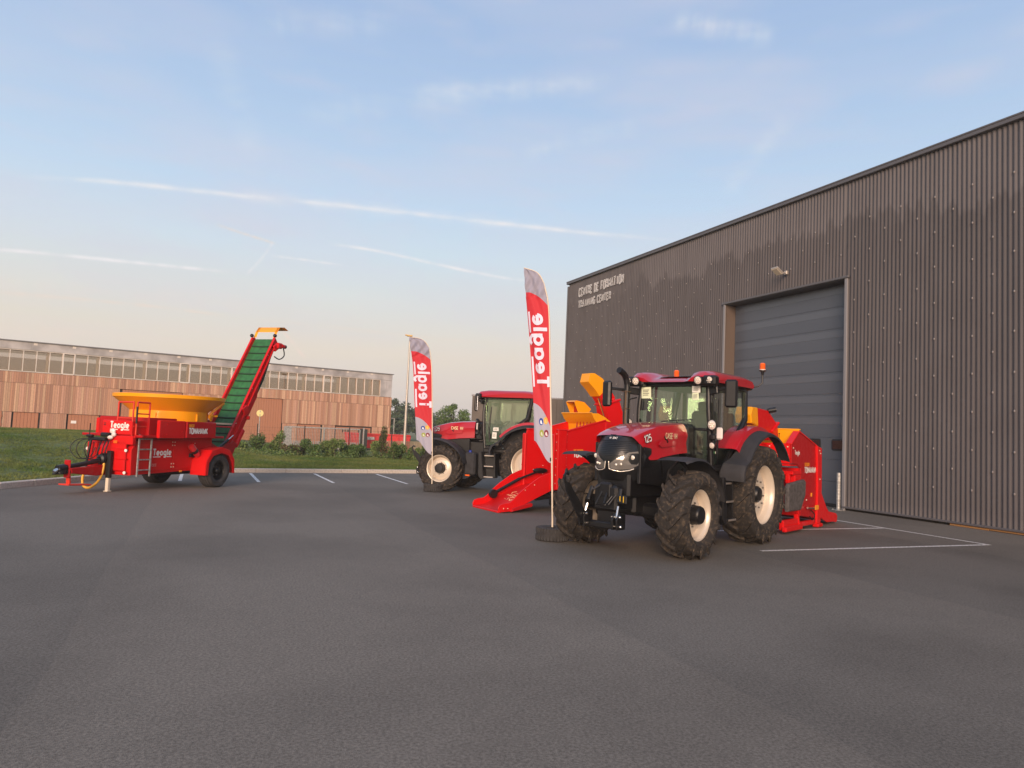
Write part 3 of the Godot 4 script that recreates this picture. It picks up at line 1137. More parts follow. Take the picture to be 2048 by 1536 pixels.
func timber_hall() -> void:
	# local x runs along the front from the left, 0 at the right corner; local z faces the yard
	var d := Vector2(.9695, -.2450)
	var b := thing("timber_hall", "long low hall clad in upright pink-brown boards under a band of windows", "building", Vector3(14.49, 0, -61.09), heading(d))
	var g := Geo.new()
	g.box(Vector3(-20.0, 2.13, -6.1), Vector3(40.0, 4.26, 11.9))
	put(g, "wall", mats.hall_inside, b, 0)
	g = Geo.new()
	g.box(Vector3(-20.0, 5.0, -11.0), Vector3(39.8, 1.5, 1.0))
	g.box(Vector3(-20.0, 4.3, -6.0), Vector3(39.8, .06, 10.0))
	g.box(Vector3(-39.9, 5.0, -6.0), Vector3(.1, 1.5, 11.0))
	put(g, "upper_room", mats.hall_inside, b, 0)
	# upright boards in three rows, each board its own width, tone and depth
	var openings := [[-26.21, -24.81, .2, 1.72], [-23.24, -21.45, .2, 1.72], [-20.2, -16.4, .2, 3.54], [-12.9, -9.18, .2, 3.54], [-7.93, -6.02, .2, 1.69], [-4.77, -1.66, .2, 1.62]]
	g = Geo.new()
	g.tinted = true
	var tones := [Color(.54, .30, .195), Color(.60, .34, .225), Color(.50, .265, .17), Color(.64, .40, .26), Color(.57, .32, .225), Color(.46, .25, .17)]
	for row in [[.22, 1.715], [1.735, 3.55], [3.565, 4.25]]:
		var x := -40.0
		while x < -.02:
			var w := minf(rng.randf_range(.10, .155), -x)
			var skip := false
			for o in openings:
				if x + w > o[0] and x < o[1] and row[0] < o[3] - .3 and row[1] > o[2] and row[1] <= o[3] + .2:
					skip = true
			if not skip:
				g.tint = tones[rng.randi() % 6] * rng.randf_range(.80, 1.18)
				g.box(Vector3(x + w * .5, (row[0] + row[1]) * .5, -.06 + rng.randf_range(-.006, .006)), Vector3(w - .009, row[1] - row[0], .05))
			x += w
	var boards := put(g, "cladding_boards", mats.board, b, 0)
	boards.set_meta("kind", "stuff")
	for o in openings:
		var door := group_part("door", b)
		var x: float = o[0] + .02
		while x < o[1] - .05:
			g = Geo.new()
			var w := minf(.19, o[1] - x - .01)
			g.box(Vector3(x + w * .5, (o[2] + o[3]) * .5, -.13), Vector3(w - .012, o[3] - o[2] - .02, .05), .005)
			put(g, "plank", mats.door_board, door, 0)
			x += w
	g = Geo.new()
	g.box(Vector3(-22.9, 1.22, -.09), Vector3(.30, .18, .01))
	put(g, "door_notice", mats.white_paint, b, 0)
	for e in [[-2.6, 1.36, .45, .34], [-3.7, 1.34, .12, .30], [-3.95, 1.34, .08, .30], [-4.15, 1.34, .08, .30]]:
		g = Geo.new()
		g.box(Vector3(e[0], e[1], -.095), Vector3(e[2], e[3], .03))
		put(g, "vent_opening", mats.dark_gap, b, 0)
	# slatted screen at the far left
	for r in 3:
		g = Geo.new()
		g.box(Vector3(-27.3, .35 + .55 * r, -.01), Vector3(1.1, .16, .04), .005)
		put(g, "screen_rail", mats.door_board, b, 0)
	for r in 4:
		g = Geo.new()
		g.box(Vector3(-27.75 + .3 * r, .98, .02), Vector3(.10, 1.5, .03), .005)
		put(g, "screen_slat", mats.door_board, b, 0)
	# window band
	for k in 56:
		var x0 := -1.06 - .7105 * (k + 1)
		if x0 < -39.5:
			break
		var sash := (k % 10 == 6) or k == 17 or k == 32
		sash = k in [6, 16, 21, 31, 41, 51]
		var wnd := group_part("window", b)
		g = Geo.new()
		var m: float = .075 if sash else .022
		var z := -.05 if sash else -.07
		g.box(Vector3(x0 + m * .5, 4.965, z), Vector3(m, 1.38, .09), .006)
		g.box(Vector3(x0 + .7105 - m * .5, 4.965, z), Vector3(m, 1.38, .09), .006)
		g.box(Vector3(x0 + .355, 4.29, z), Vector3(.7105 - m * 2, .035 + m * .6, .09), .006)
		g.box(Vector3(x0 + .355, 5.63, z), Vector3(.7105 - m * 2, .035 + m * .6, .09), .006)
		put(g, "frame", mats.window_frame, wnd, 0)
		g = Geo.new()
		g.box(Vector3(x0 + .355, 4.96, -.10), Vector3(.70, 1.34, .008), 0, Basis(Vector3(1, 0, 0), -.075))
		put(g, "pane", mats.hall_pane, wnd, 0)
	for k in 14:
		g = Geo.new()
		g.box(Vector3(-1.9 - 2.84 * k, 4.96, -.32), Vector3(.13, 1.34, .20), .01)
		put(g, "inner_post", mats.hall_post, b, 0)
	# translucent fascia in sheets, end panel, roof
	for k in 19:
		var x1 := -2.13 * k
		g = Geo.new()
		g.box(Vector3(x1 - 1.065, 5.91, -.02), Vector3(2.126, .50, .05), .006)
		put(g, "fascia_panel", mats.fascia, b, 0)
		g = Geo.new()
		g.box(Vector3(x1 - 1.9, 6.06, .008), Vector3(.20, .14, .006))
		put(g, "fascia_clip", mats.window_frame, b, 0)
	g = Geo.new()
	g.box(Vector3(-.78, 4.96, -.04), Vector3(.55, 1.38, .06), .006)
	g.box(Vector3(-.25, 4.96, -.04), Vector3(.48, 1.38, .06), .006)
	g.box(Vector3(-.03, 5.2, -6.0), Vector3(.06, 1.95, 11.9), .006)
	put(g, "end_panel", mats.fascia, b, 0)
	g = Geo.new()
	g.box(Vector3(-20.0, 6.19, -6.0), Vector3(40.2, .06, 12.2), .01)
	put(g, "roof", mats.flashing_pale, b, 0)
	g = Geo.new()
	g.box(Vector3(.03, 2.2, -6.0), Vector3(.05, 4.1, 11.9), .006)
	put(g, "end_wall", mats.door_board, b, 0)


func yard_edge() -> void:
	# wire fence
	var fence := thing("wire_fence", "dark wire mesh fence with slim posts behind the shrubs", "fence", Vector3(.3, 0, -48.6), heading(Vector2(1, -.09)))
	for k in 6:
		var g := Geo.new()
		g.box(Vector3(2.92 * k, .82, 0), Vector3(.06, 1.64, .06), .01)
		put(g, "post", mats.fence_dark, fence, 0)
		if k == 5:
			break
		g = Geo.new()
		for i in 7:
			g.bar(Vector3(2.92 * k, .12 + .22 * i, .035), Vector3(2.92 * (k + 1), .12 + .22 * i, .035), .006, .006)
		for i in 28:
			g.bar(Vector3(2.92 * k + .1 * i + .08, .05, .04), Vector3(2.92 * k + .1 * i + .08, 1.5, .04), .0035, .0035)
		put(g, "mesh_panel", mats.fence_dark, fence, 0)
	# sliding gate and its posts
	var gate := thing("sliding_gate", "long grey galvanised sliding gate with thin bars in front of the timber hall", "gate", Vector3(5.0, 0, -50.6), heading(Vector2(1, -.05)))
	var g2 := Geo.new()
	g2.bar(Vector3(0, 1.52, 0), Vector3(5.0, 1.52, 0), .08, .08, .01)
	g2.bar(Vector3(0, .2, 0), Vector3(5.0, .2, 0), .08, .12, .01)
	for e in [0.0, .42, 2.6, 5.0]:
		g2.box(Vector3(e, .86, 0), Vector3(.08, 1.3, .08), .01)
	g2.box(Vector3(.21, .86, 0), Vector3(.36, 1.24, .03), .005)
	put(g2, "frame", mats.galvanised, gate, 0)
	for i in 44:
		g2 = Geo.new()
		g2.bar(Vector3(.5 + .102 * i, .24, 0), Vector3(.5 + .102 * i, 1.48, 0), .022, .022)
		put(g2, "gate_bar", mats.galvanised, gate, 0)
	for i in 38:
		g2 = Geo.new()
		g2.box(Vector3(.5 + .118 * i, .32, .05), Vector3(.07, .62, .012))
		put(g2, "gate_slat", mats.galvanised, gate, 0)
	var gp := thing("gate_post", "pair of stout grey posts that guide the sliding gate", "gate post", Vector3(10.2, 0, -50.9))
	g2 = Geo.new()
	g2.box(Vector3(-.09, .8, 0), Vector3(.14, 1.6, .14), .015)
	g2.box(Vector3(.20, .78, .1), Vector3(.20, 1.56, .16), .015)
	put(g2, "post", mats.fence_dark, gp, 0)
	g2 = Geo.new()
	g2.box(Vector3(.055, .82, .02), Vector3(.10, 1.64, .10), .01)
	put(g2, "guide", mats.galvanised, gp, 0)
	# red trailer body behind it
	var skip := thing("red_skip", "open red steel skip with ribbed sides behind the wire fence", "skip", Vector3(11.9, 0, -53.2), heading(Vector2(1, .22)))
	g2 = Geo.new()
	g2.extrude([Vector2(-2.5, 1.28), Vector2(2.2, 1.22), Vector2(2.2, 1.10), Vector2(2.05, .22), Vector2(-2.3, .22)], -1.0, 1.0, .02)
	put(g2, "body", mats.skip_red, skip, 0)
	for i in 8:
		g2 = Geo.new()
		g2.box(Vector3(-2.05 + .56 * i, .7, 1.03), Vector3(.10, .92, .06), .01)
		put(g2, "rib", mats.skip_red, skip, 0)
	g2 = Geo.new()
	g2.box(Vector3(-.15, 1.22, 1.03), Vector3(4.6, .10, .09), .015)
	put(g2, "rim_bar", mats.skip_red, skip, 0)
	g2 = Geo.new()
	g2.box(Vector3(-.6, .92, 1.05), Vector3(.5, .22, .05), .01)
	put(g2, "plate", mats.galvanised, skip, 0)
	for s in [-1.4, 1.4]:
		g2 = Geo.new()
		g2.box(Vector3(s, .11, 0), Vector3(.3, .22, 1.7), .01)
		put(g2, "skid", mats.fence_dark, skip, 0)
	# plank fence in front of the skip
	var pf := thing("plank_fence", "low fence of weathered upright planks in front of the red skip", "fence", Vector3(11.3, 0, -49.9), heading(Vector2(1, -.02)))
	for i in 24:
		g2 = Geo.new()
		g2.tinted = true
		g2.tint = [Color(.42, .20, .13), Color(.46, .28, .19), Color(.36, .17, .12), Color(.40, .30, .20)][rng.randi() % 4] if i < 16 else Color(.40, .32, .22) * rng.randf_range(.85, 1.1)
		g2.box(Vector3(.13 * i, .42 + rng.randf_range(-.02, .02), 0), Vector3(.118, .86, .03), .004)
		put(g2, "plank", mats.fence_board, pf, 0)
	for y in [.2, .66]:
		g2 = Geo.new()
		g2.tinted = true
		g2.tint = Color(.36, .24, .16)
		g2.box(Vector3(1.5, y, -.03), Vector3(3.1, .07, .03))
		put(g2, "rail", mats.fence_board, pf, 0)
	# street lamp
	var lp := thing("street_lamp", "tall pale street lamp post beside the left flag", "street lamp", Vector3(12.6, 0, -48.7))
	g2 = Geo.new()
	g2.tube([Vector3(0, 0, 0), Vector3(0, 2.6, 0)], .10, 14, .095)
	g2.tube([Vector3(0, 2.6, 0), Vector3(0, 7.95, 0)], .085, 14, .05)
	put(g2, "pole", mats.lamp_metal, lp, 60)
	g2 = Geo.new()
	g2.box(Vector3(-.02, 8.0, 0), Vector3(.36, .10, .26), .03)
	g2.box(Vector3(-.22, 8.02, 0), Vector3(.22, .07, .18), .02, Basis(Vector3(0, 0, 1), -.12))
	put(g2, "lamp_head", mats.hall_post, lp, 0)
	for e in [[22.4, -72.0, 2.96, "short slim lamp post right of the round green tree"], [21.5, -88.6, 2.8, "thin far lamp post in front of the hazy tree line"]]:
		var sl := thing("path_lamp", e[3], "street lamp", Vector3(e[0], 0, e[1]))
		g2 = Geo.new()
		g2.tube([Vector3.ZERO, Vector3(0, e[2], 0)], .06, 8)
		put(g2, "pole", mats.lamp_metal, sl, 60)
		g2 = Geo.new()
		g2.box(Vector3(-.15, e[2] + .04, 0), Vector3(.45, .08, .2), .02)
		put(g2, "lamp_head", mats.lamp_metal, sl, 0)
	# traffic sign seen from behind
	var ts := thing("round_sign", "round pale yellow traffic sign on a thin post in front of the timber hall", "sign", Vector3(3.2, 0, -47.4))
	g2 = Geo.new()
	g2.tube([Vector3(0, 0, 0), Vector3(0, 2.45, 0)], .03, 10)
	put(g2, "post", mats.galvanised, ts, 60)
	g2 = Geo.new()
	g2.lathe([Vector2(0, -.012), Vector2(.20, -.012), Vector2(.205, 0), Vector2(.20, .012), Vector2(0, .012)], 28, Transform3D(Basis(Vector3.UP, .1), Vector3(0, 2.28, .04)))
	put(g2, "disc", mats.sign_disc, ts, 40)
	g2 = Geo.new()
	for q in [[0, .11], [0, -.11]]:
		g2.box(Vector3(q[0], 2.28 + q[1], .06), Vector3(.045, .13, .012), .003)
	put(g2, "clamp", mats.galvanised, ts, 0)


# A cloud of leaf-sized faces filling ellipsoids
func leaf_cloud(g: Geo, blobs: Array, n: int, size: float, tones: Array) -> void:
	g.tinted = true
	for i in n:
		var b = blobs[i % blobs.size()]
		var dir := Vector3(rng.randfn(), rng.randfn(), rng.randfn()).normalized()
		var r := pow(rng.randf(), .45)
		var p: Vector3 = b[0] + dir * (b[1] as Vector3) * r
		if p.y < .02:
			continue
		var s := size * rng.randf_range(.6, 1.35)
		var u := Vector3(rng.randfn(), rng.randfn() * .6, rng.randfn()).normalized()
		var w := u.cross(Vector3(rng.randfn(), rng.randfn(), rng.randfn()).normalized()).normalized()
		g.tint = (tones[rng.randi() % tones.size()] as Color) * rng.randf_range(.75, 1.25)
		g.tri(p - u * s, p + w * s * .42, p + u * s)
		g.tri(p - u * s, p + u * s, p - w * s * .42)


func greenery() -> void:
	# lawn: a sheet that meets the kerb, with a bank on the left
	var yard := PackedVector2Array(KERB)
	yard.append_array([Vector2(30, 40), Vector2(-14, 40)])
	var hole: PackedVector2Array = Geometry2D.offset_polygon(yard, .16)[0]
	var g := Geo.new()
	for i in range(-46, 46, 2):
		for k in range(-90, 0, 2):
			var cell := PackedVector2Array([Vector2(i, k), Vector2(i + 2, k), Vector2(i + 2, k + 2), Vector2(i, k + 2)])
			if i < -14 and k > -4:
				continue
			for part in Geometry2D.clip_polygons(cell, hole):
				var idx := Geometry2D.triangulate_polygon(part)
				for t in range(0, idx.size(), 3):
					var q := []
					for e in 3:
						var p := part[idx[t + e]]
						q.append(Vector3(p.x, lawn_height(p.x, p.y), p.y))
					if (q[1] - q[0]).cross(q[2] - q[0]).y > 0:
						g.tri(q[0], q[2], q[1])
					else:
						g.tri(q[0], q[1], q[2])
	ground(g, "lawn", mats.lawn_soil, 60)
	# blades
	g = Geo.new()
	g.tinted = true
	for i in 9:
		var a := rng.randf() * TAU
		var base := Vector3(rng.randf_range(-.05, .05), 0, rng.randf_range(-.05, .05))
		var w := Vector3(cos(a), 0, sin(a)) * .007
		g.tint = Color(.5, .5, .5).lerp(Color(1, 1, 1), rng.randf())
		var tip := base + Vector3(rng.randf_range(-.04, .04), rng.randf_range(.035, .075), rng.randf_range(-.04, .04))
		g.tri(base - w, tip, base + w)
	var tuft := g.mesh(0)
	var spots := []
	while spots.size() < 42000:
		var left := spots.size() % 2 == 0
		var p := Vector2(rng.randf_range(-17, 1), rng.randf_range(-44, -14)) if left else Vector2(rng.randf_range(-1, 14), rng.randf_range(-41, -27))
		if Geometry2D.is_point_in_polygon(p, hole):
			continue
		if (p.x / maxf(-p.y, 1)) < -.36 or p.length() > 46:
			continue
		spots.append(p)
	var mm := MultiMesh.new()
	mm.transform_format = MultiMesh.TRANSFORM_3D
	mm.use_colors = true
	mm.mesh = tuft
	mm.instance_count = spots.size()
	var patch := FastNoiseLite.new()
	patch.frequency = .25
	for i in spots.size():
		var p: Vector2 = spots[i]
		var s := rng.randf_range(.7, 1.3)
		mm.set_instance_transform(i, Transform3D(Basis(Vector3.UP, rng.randf() * TAU).scaled(Vector3(s * 1.3, s, s * 1.3)), Vector3(p.x, lawn_height(p.x, p.y) - .004, p.y)))
		var k := clampf(.5 + patch.get_noise_2d(p.x, p.y) * .9, 0, 1)
		mm.set_instance_color(i, Color(.12, .21, .045).lerp(Color(.28, .30, .09), k) * rng.randf_range(.8, 1.2))
	var grass := MultiMeshInstance3D.new()
	grass.name = "grass"
	grass.multimesh = mm
	grass.material_override = mats.grass_blade
	grass.set_meta("kind", "stuff")
	grass.set_meta("label", "short green grass on the bank and strip behind the kerb")
	add_child(grass)

	# planted shrubs, each with stems and leaves
	var dark := [Color(.05, .10, .025), Color(.08, .14, .035), Color(.11, .18, .05)]
	var light := [Color(.12, .19, .05), Color(.18, .25, .07), Color(.10, .15, .04), Color(.22, .26, .10)]
	var russet := [Color(.12, .09, .05), Color(.16, .10, .06), Color(.09, .11, .04)]
	var made := [[1.85, -39.6, .69, 1.03], [2.63, -40.2, 1.38, 1.1], [3.10, -39.5, .62, .52], [3.66, -39.9, 1.27, .89], [4.08, -39.2, .60, .77], [4.56, -39.5, .68, .78], [5.02, -40.1, .95, .90], [5.44, -39.0, .72, 1.03], [6.06, -39.5, .88, .94], [6.48, -39.0, 1.04, 1.04], [7.06, -39.4, .78, 1.05], [7.30, -38.4, .70, .72], [7.84, -39.1, .72, .95], [8.37, -38.3, .96, .78], [8.77, -38.5, 1.70, .80], [9.24, -37.9, 1.0, .88], [9.74, -38.4, .85, .79], [10.08, -37.8, .76, .68], [10.36, -37.3, .70, .52], [10.87, -37.9, .95, .5]]
	var names := ["wide low leafy shrub beside the conveyor foot, leftmost of the hedge row", "tallest bushy dark shrub at the left of the hedge row, under the round sign", "thin low shrub right of the tall bushy one", "upright pale green shrub left of the sliding gate's end", "small russet-tinged shrub at the gate's left end", "small russet-tinged shrub in front of the gate's solid end", "rounded green shrub before the left part of the gate", "low wide shrub under the first gate bars", "loose light green shrub before the gate's left bars", "broad light green shrub before the middle of the gate", "dark dense shrub right of the gate's middle", "small dark shrub low in front of the gate's right bars", "medium dark shrub near the gate's right end", "pale tufted shrub left of the gate posts", "tall narrow shrub with red-brown tips in front of the gate posts", "wide dark shrub left of the plank fence", "green shrub before the left planks of the low fence", "low shrub in front of the plank fence", "small shrub left of the street lamp's foot", "narrow shrub beside the second tractor's front tyre"]
	for i in made.size():
		var e = made[i]
		var s := thing("shrub", names[i], "shrub", Vector3(e[0], .10, e[1]), 0, "shrubs planted behind the kerb")
		g = Geo.new()
		var tall: float = e[2]
		var wide: float = e[3]
		for k in 7:
			var a := rng.randf() * TAU
			g.tube([Vector3(cos(a) * .05, 0, sin(a) * .05), Vector3(cos(a) * wide * .2, tall * .45, sin(a) * wide * .2), Vector3(cos(a + .4) * wide * .34, tall * .85, sin(a + .4) * wide * .34)], .012, 5, .004)
		put(g, "stems", mats.bark, s, 0)
		g = Geo.new()
		var blobs := []
		for k in 6:
			var a := rng.randf() * TAU
			var rr := rng.randf() * wide * .30
			var yy := tall * rng.randf_range(.25, .78)
			blobs.append([Vector3(cos(a) * rr, yy, sin(a) * rr), Vector3(wide * .24, tall * .26, wide * .24)])
		var tone: Array = [light, dark, dark, light, russet, russet, dark, dark, light, light, dark, dark, dark, light, russet, dark, light, dark, light, light][i]
		leaf_cloud(g, blobs, int(900 + 800 * tall), .055, tone + light.slice(0, 1))
		put(g, "foliage", mats.leaf, s, 0)
	g = Geo.new()
	var cover := []
	for k in 90:
		cover.append([Vector3(rng.randf_range(.6, 13.0), .14, rng.randf_range(-40.4, -37.2)), Vector3(.5, .36, .4)])
	leaf_cloud(g, cover, 16000, .05, dark + light)
	var gc := put(g, "ground_cover", mats.leaf, self, 0)
	gc.set_meta("kind", "stuff")
	gc.set_meta("label", "low tangle of leaves at the feet of the shrubs")

	# trees
	tree("tree", "round leafy green tree with sky gaps beside the annex, nearest of the trees", Vector3(21.9, 0, -66.8), 4.25, 3.6, 5200, .10, [Color(.06, .11, .03), Color(.10, .17, .04), Color(.15, .22, .06)], "")
	var far := [[27.5, -113.2, 6.2, 5.6, "hazy tall tree at the timber hall's right corner"], [29.9, -115.5, 5.4, 5.2, "hazy broad tree behind the street lamp"], [32.3, -116.6, 5.0, 5.0, "hazy tree right behind the left flag"], [33.9, -116.0, 4.4, 4.6, "hazy low tree right of the left flag"], [37.0, -120.2, 3.8, 5.0, "hazy low tree left of the round green tree"], [25.9, -103.1, 3.6, 5.6, "hazy squat tree low behind the lamp post"], [30.0, -104.7, 3.2, 5.0, "hazy squat tree above the second tractor's bonnet"], [35.6, -104.3, 3.4, 5.0, "hazy bush-like tree above the second tractor's nose"], [41.5, -112.8, 3.2, 5.0, "hazy low tree at the annex corner"], [24.0, -118.0, 4.4, 5.0, "hazy tree mostly behind the timber hall's end"]]
	for e in far:
		tree("distant_tree", e[4], Vector3(e[0], 0, e[1]), e[2], e[3], 1700, .26, [Color(.07, .10, .055), Color(.09, .13, .06), Color(.055, .085, .05)], "hazy trees on the skyline")
	tree("palm_like_tree", "small spiky-headed tree just left of the annex", Vector3(26.4, 0, -75.7), 3.3, 1.3, 300, .22, [Color(.08, .12, .05), Color(.12, .15, .06)], "")


func tree(called: String, label: String, at: Vector3, tall: float, wide: float, n: int, leaf: float, tones: Array, grp: String) -> void:
	var t := thing(called, label, "tree", at, rng.randf() * TAU, grp)
	var g := Geo.new()
	g.tube([Vector3.ZERO, Vector3(.04, tall * .3, .02), Vector3(-.03, tall * .8, .0)], tall * .03, 9, tall * .008)
	var blobs := []
	for k in 15:
		var a := k * 2.4 + rng.randf()
		var yy := tall * lerpf(.30, .88, (k + .5) / 15.0)
		var rr: float = wide * .5 * (.78 * sin(PI * clampf((yy / tall - .12) / 1.0, 0, 1)) + .02)
		var tip := Vector3(cos(a) * rr, yy, sin(a) * rr)
		g.tube([Vector3(0, yy * .55, 0), tip * .5 + Vector3(0, yy * .4, 0), tip], tall * .008, 5, tall * .003)
		blobs.append([tip * Vector3(.8, 1, .8), Vector3(wide * .19, tall * .12, wide * .19)])
	blobs.append([Vector3(0, tall * .93, 0), Vector3(wide * .10, tall * .08, wide * .10)])
	blobs.append([Vector3(0, tall * .5, 0), Vector3(wide * .3, tall * .25, wide * .3)])
	put(g, "trunk", mats.bark, t, 0)
	g = Geo.new()
	leaf_cloud(g, blobs, n, leaf, tones)
	put(g, "crown", mats.leaf, t, 0)


# ---- a farm tyre with chevron bars, its rim and hub; l points outwards on the side s
func farm_wheel(called: String, parent: Node3D, at: Vector3, s: float, r: float, w: float, rim_r: float, bars: int, driven_hub: bool) -> Node3D:
	var wheel := group_part(called, parent)
	wheel.position = at
	var o := -s   # local z of the outer side
	var g := Geo.new()
	var h := w * 0.5
	var t := r - 0.055
	g.lathe([Vector2(rim_r + .005, -h * .72), Vector2(rim_r + .03, -h * .86), Vector2(lerpf(rim_r, t, .45), -h * 1.0), Vector2(t - .06, -h * .95), Vector2(t - .02, -h * .84), Vector2(t, -h * .55), Vector2(t + .006, 0), Vector2(t, h * .55), Vector2(t - .02, h * .84), Vector2(t - .06, h * .95), Vector2(lerpf(rim_r, t, .45), h * 1.0), Vector2(rim_r + .03, h * .86), Vector2(rim_r + .005, h * .72), Vector2(rim_r + .005, -h * .72)], 44)
	# two rings moulded on each side wall
	for q in [-1.0, 1.0]:
		g.lathe([Vector2(lerpf(rim_r, t, .3), q * h * .955), Vector2(lerpf(rim_r, t, .33), q * h * 1.0), Vector2(lerpf(rim_r, t, .38), q * h * 1.0), Vector2(lerpf(rim_r, t, .41), q * h * .97)], 44)
	var step := TAU / bars
	for k in bars:
		for q in [-1.0, 1.0]:
			var base: float = k * step + (step * .5 if q > 0 else 0.0)
			var rows := []
			for e in [[-.04, 0.0, r, .030, t - .02], [.30, .10, r, .028, t - .02], [.66, .25, r - .006, .030, t - .03], [.93, .40, r - .028, .034, t - .06], [1.0, .44, t - .045, .034, t - .12], [1.02, .47, t - .12, .026, t - .16]]:
				var z: float = q * h * e[0]
				var a: float = base + e[1] * (0.82 if r > .8 else 1.0)
				var da: float = e[3] / r * 1.18
				var top: float = e[2]
				var low: float = e[4]
				if e[0] >= 1.0:
					low = top - .02
					var out: float = q * (h * 1.0 + .012)
					rows.append([Vector3(cos(a - da) * top, sin(a - da) * top, out), Vector3(cos(a + da) * top, sin(a + da) * top, out), Vector3(cos(a + da * 1.2) * low, sin(a + da * 1.2) * low, q * h * .93), Vector3(cos(a - da * 1.2) * low, sin(a - da * 1.2) * low, q * h * .93)])
				else:
					rows.append([Vector3(cos(a - da * .85) * top, sin(a - da * .85) * top, z), Vector3(cos(a + da * .85) * top, sin(a + da * .85) * top, z), Vector3(cos(a + da * 1.25) * low, sin(a + da * 1.25) * low, z), Vector3(cos(a - da * 1.25) * low, sin(a - da * 1.25) * low, z)])
			g.loft(rows, true, true)
	put(g, "tyre", mats.tyre, wheel, 30)
	g = Geo.new()
	var d := [Vector2(rim_r + .028, h * .74), Vector2(rim_r + .03, h * .70), Vector2(rim_r - .012, h * .66), Vector2(rim_r - .022, h * .5), Vector2(rim_r - .05, h * .36), Vector2(rim_r - .058, h * -.45), Vector2(rim_r - .03, h * -.6), Vector2(rim_r + .03, h * -.72)]
	var e2 := []
	for p in d:
		e2.append(Vector2(p.x, p.y * o))
	g.lathe(e2, 44)
	put(g, "rim", mats.rim, wheel, 40)
	g = Geo.new()
	var dish: float = h * (.02 if driven_hub else .12)
	var e3 := []
	for p in [Vector2(rim_r - .054, dish + .0), Vector2(rim_r * .8, dish + .012), Vector2(rim_r * .62, dish + .05), Vector2(rim_r * .55, dish + .055), Vector2(rim_r * .36, dish + .055), Vector2(rim_r * .3, dish + .02), Vector2(0, dish + .02)]:
		e3.append(Vector2(p.x, p.y * o))
	g.lathe(e3, 36)
	put(g, "disc", mats.rim, wheel, 40)
	g = Geo.new()
	var n := 8 if driven_hub else 10
	for k in n:
		var a := TAU * k / n
		g.lathe([Vector2(0, (dish + .085) * o), Vector2(.016, (dish + .08) * o), Vector2(.019, (dish + .05) * o)], 6, Transform3D(Basis(), Vector3(cos(a), sin(a), 0) * rim_r * .46))
	put(g, "wheel_nuts", mats.steel, wheel, 30)
	g = Geo.new()
	var hub_r := .145 if driven_hub else .135
	var far: float = dish + (.20 if driven_hub else .10)
	g.lathe([Vector2(hub_r * 1.1, dish * o), Vector2(hub_r * 1.08, (dish + .06) * o), Vector2(hub_r, (dish + .075) * o), Vector2(hub_r * .97, (far - .03) * o), Vector2(hub_r * .85, far * o), Vector2(hub_r * .45, (far + .004) * o), Vector2(0, (far + .004) * o)], 24)
	put(g, "hub", mats.black_satin, wheel, 30)
	return wheel


func nose_front(l: float, y: float) -> float:
	var f := 3.5
	if y > 1.5:
		f = lerpf(3.50, 3.37, pow((y - 1.5) / .3, 1.6))
	elif y < 1.3:
		f = lerpf(3.49, 3.40, (1.3 - y) / .17)
	return f - .34 * pow(absf(l) / .42, 2.6)


func nose_half(y: float) -> float:
	return [.335, .40, .425, .425, .40, .33][clampi(int(round((1.80 - y) / .13)), 0, 5)]


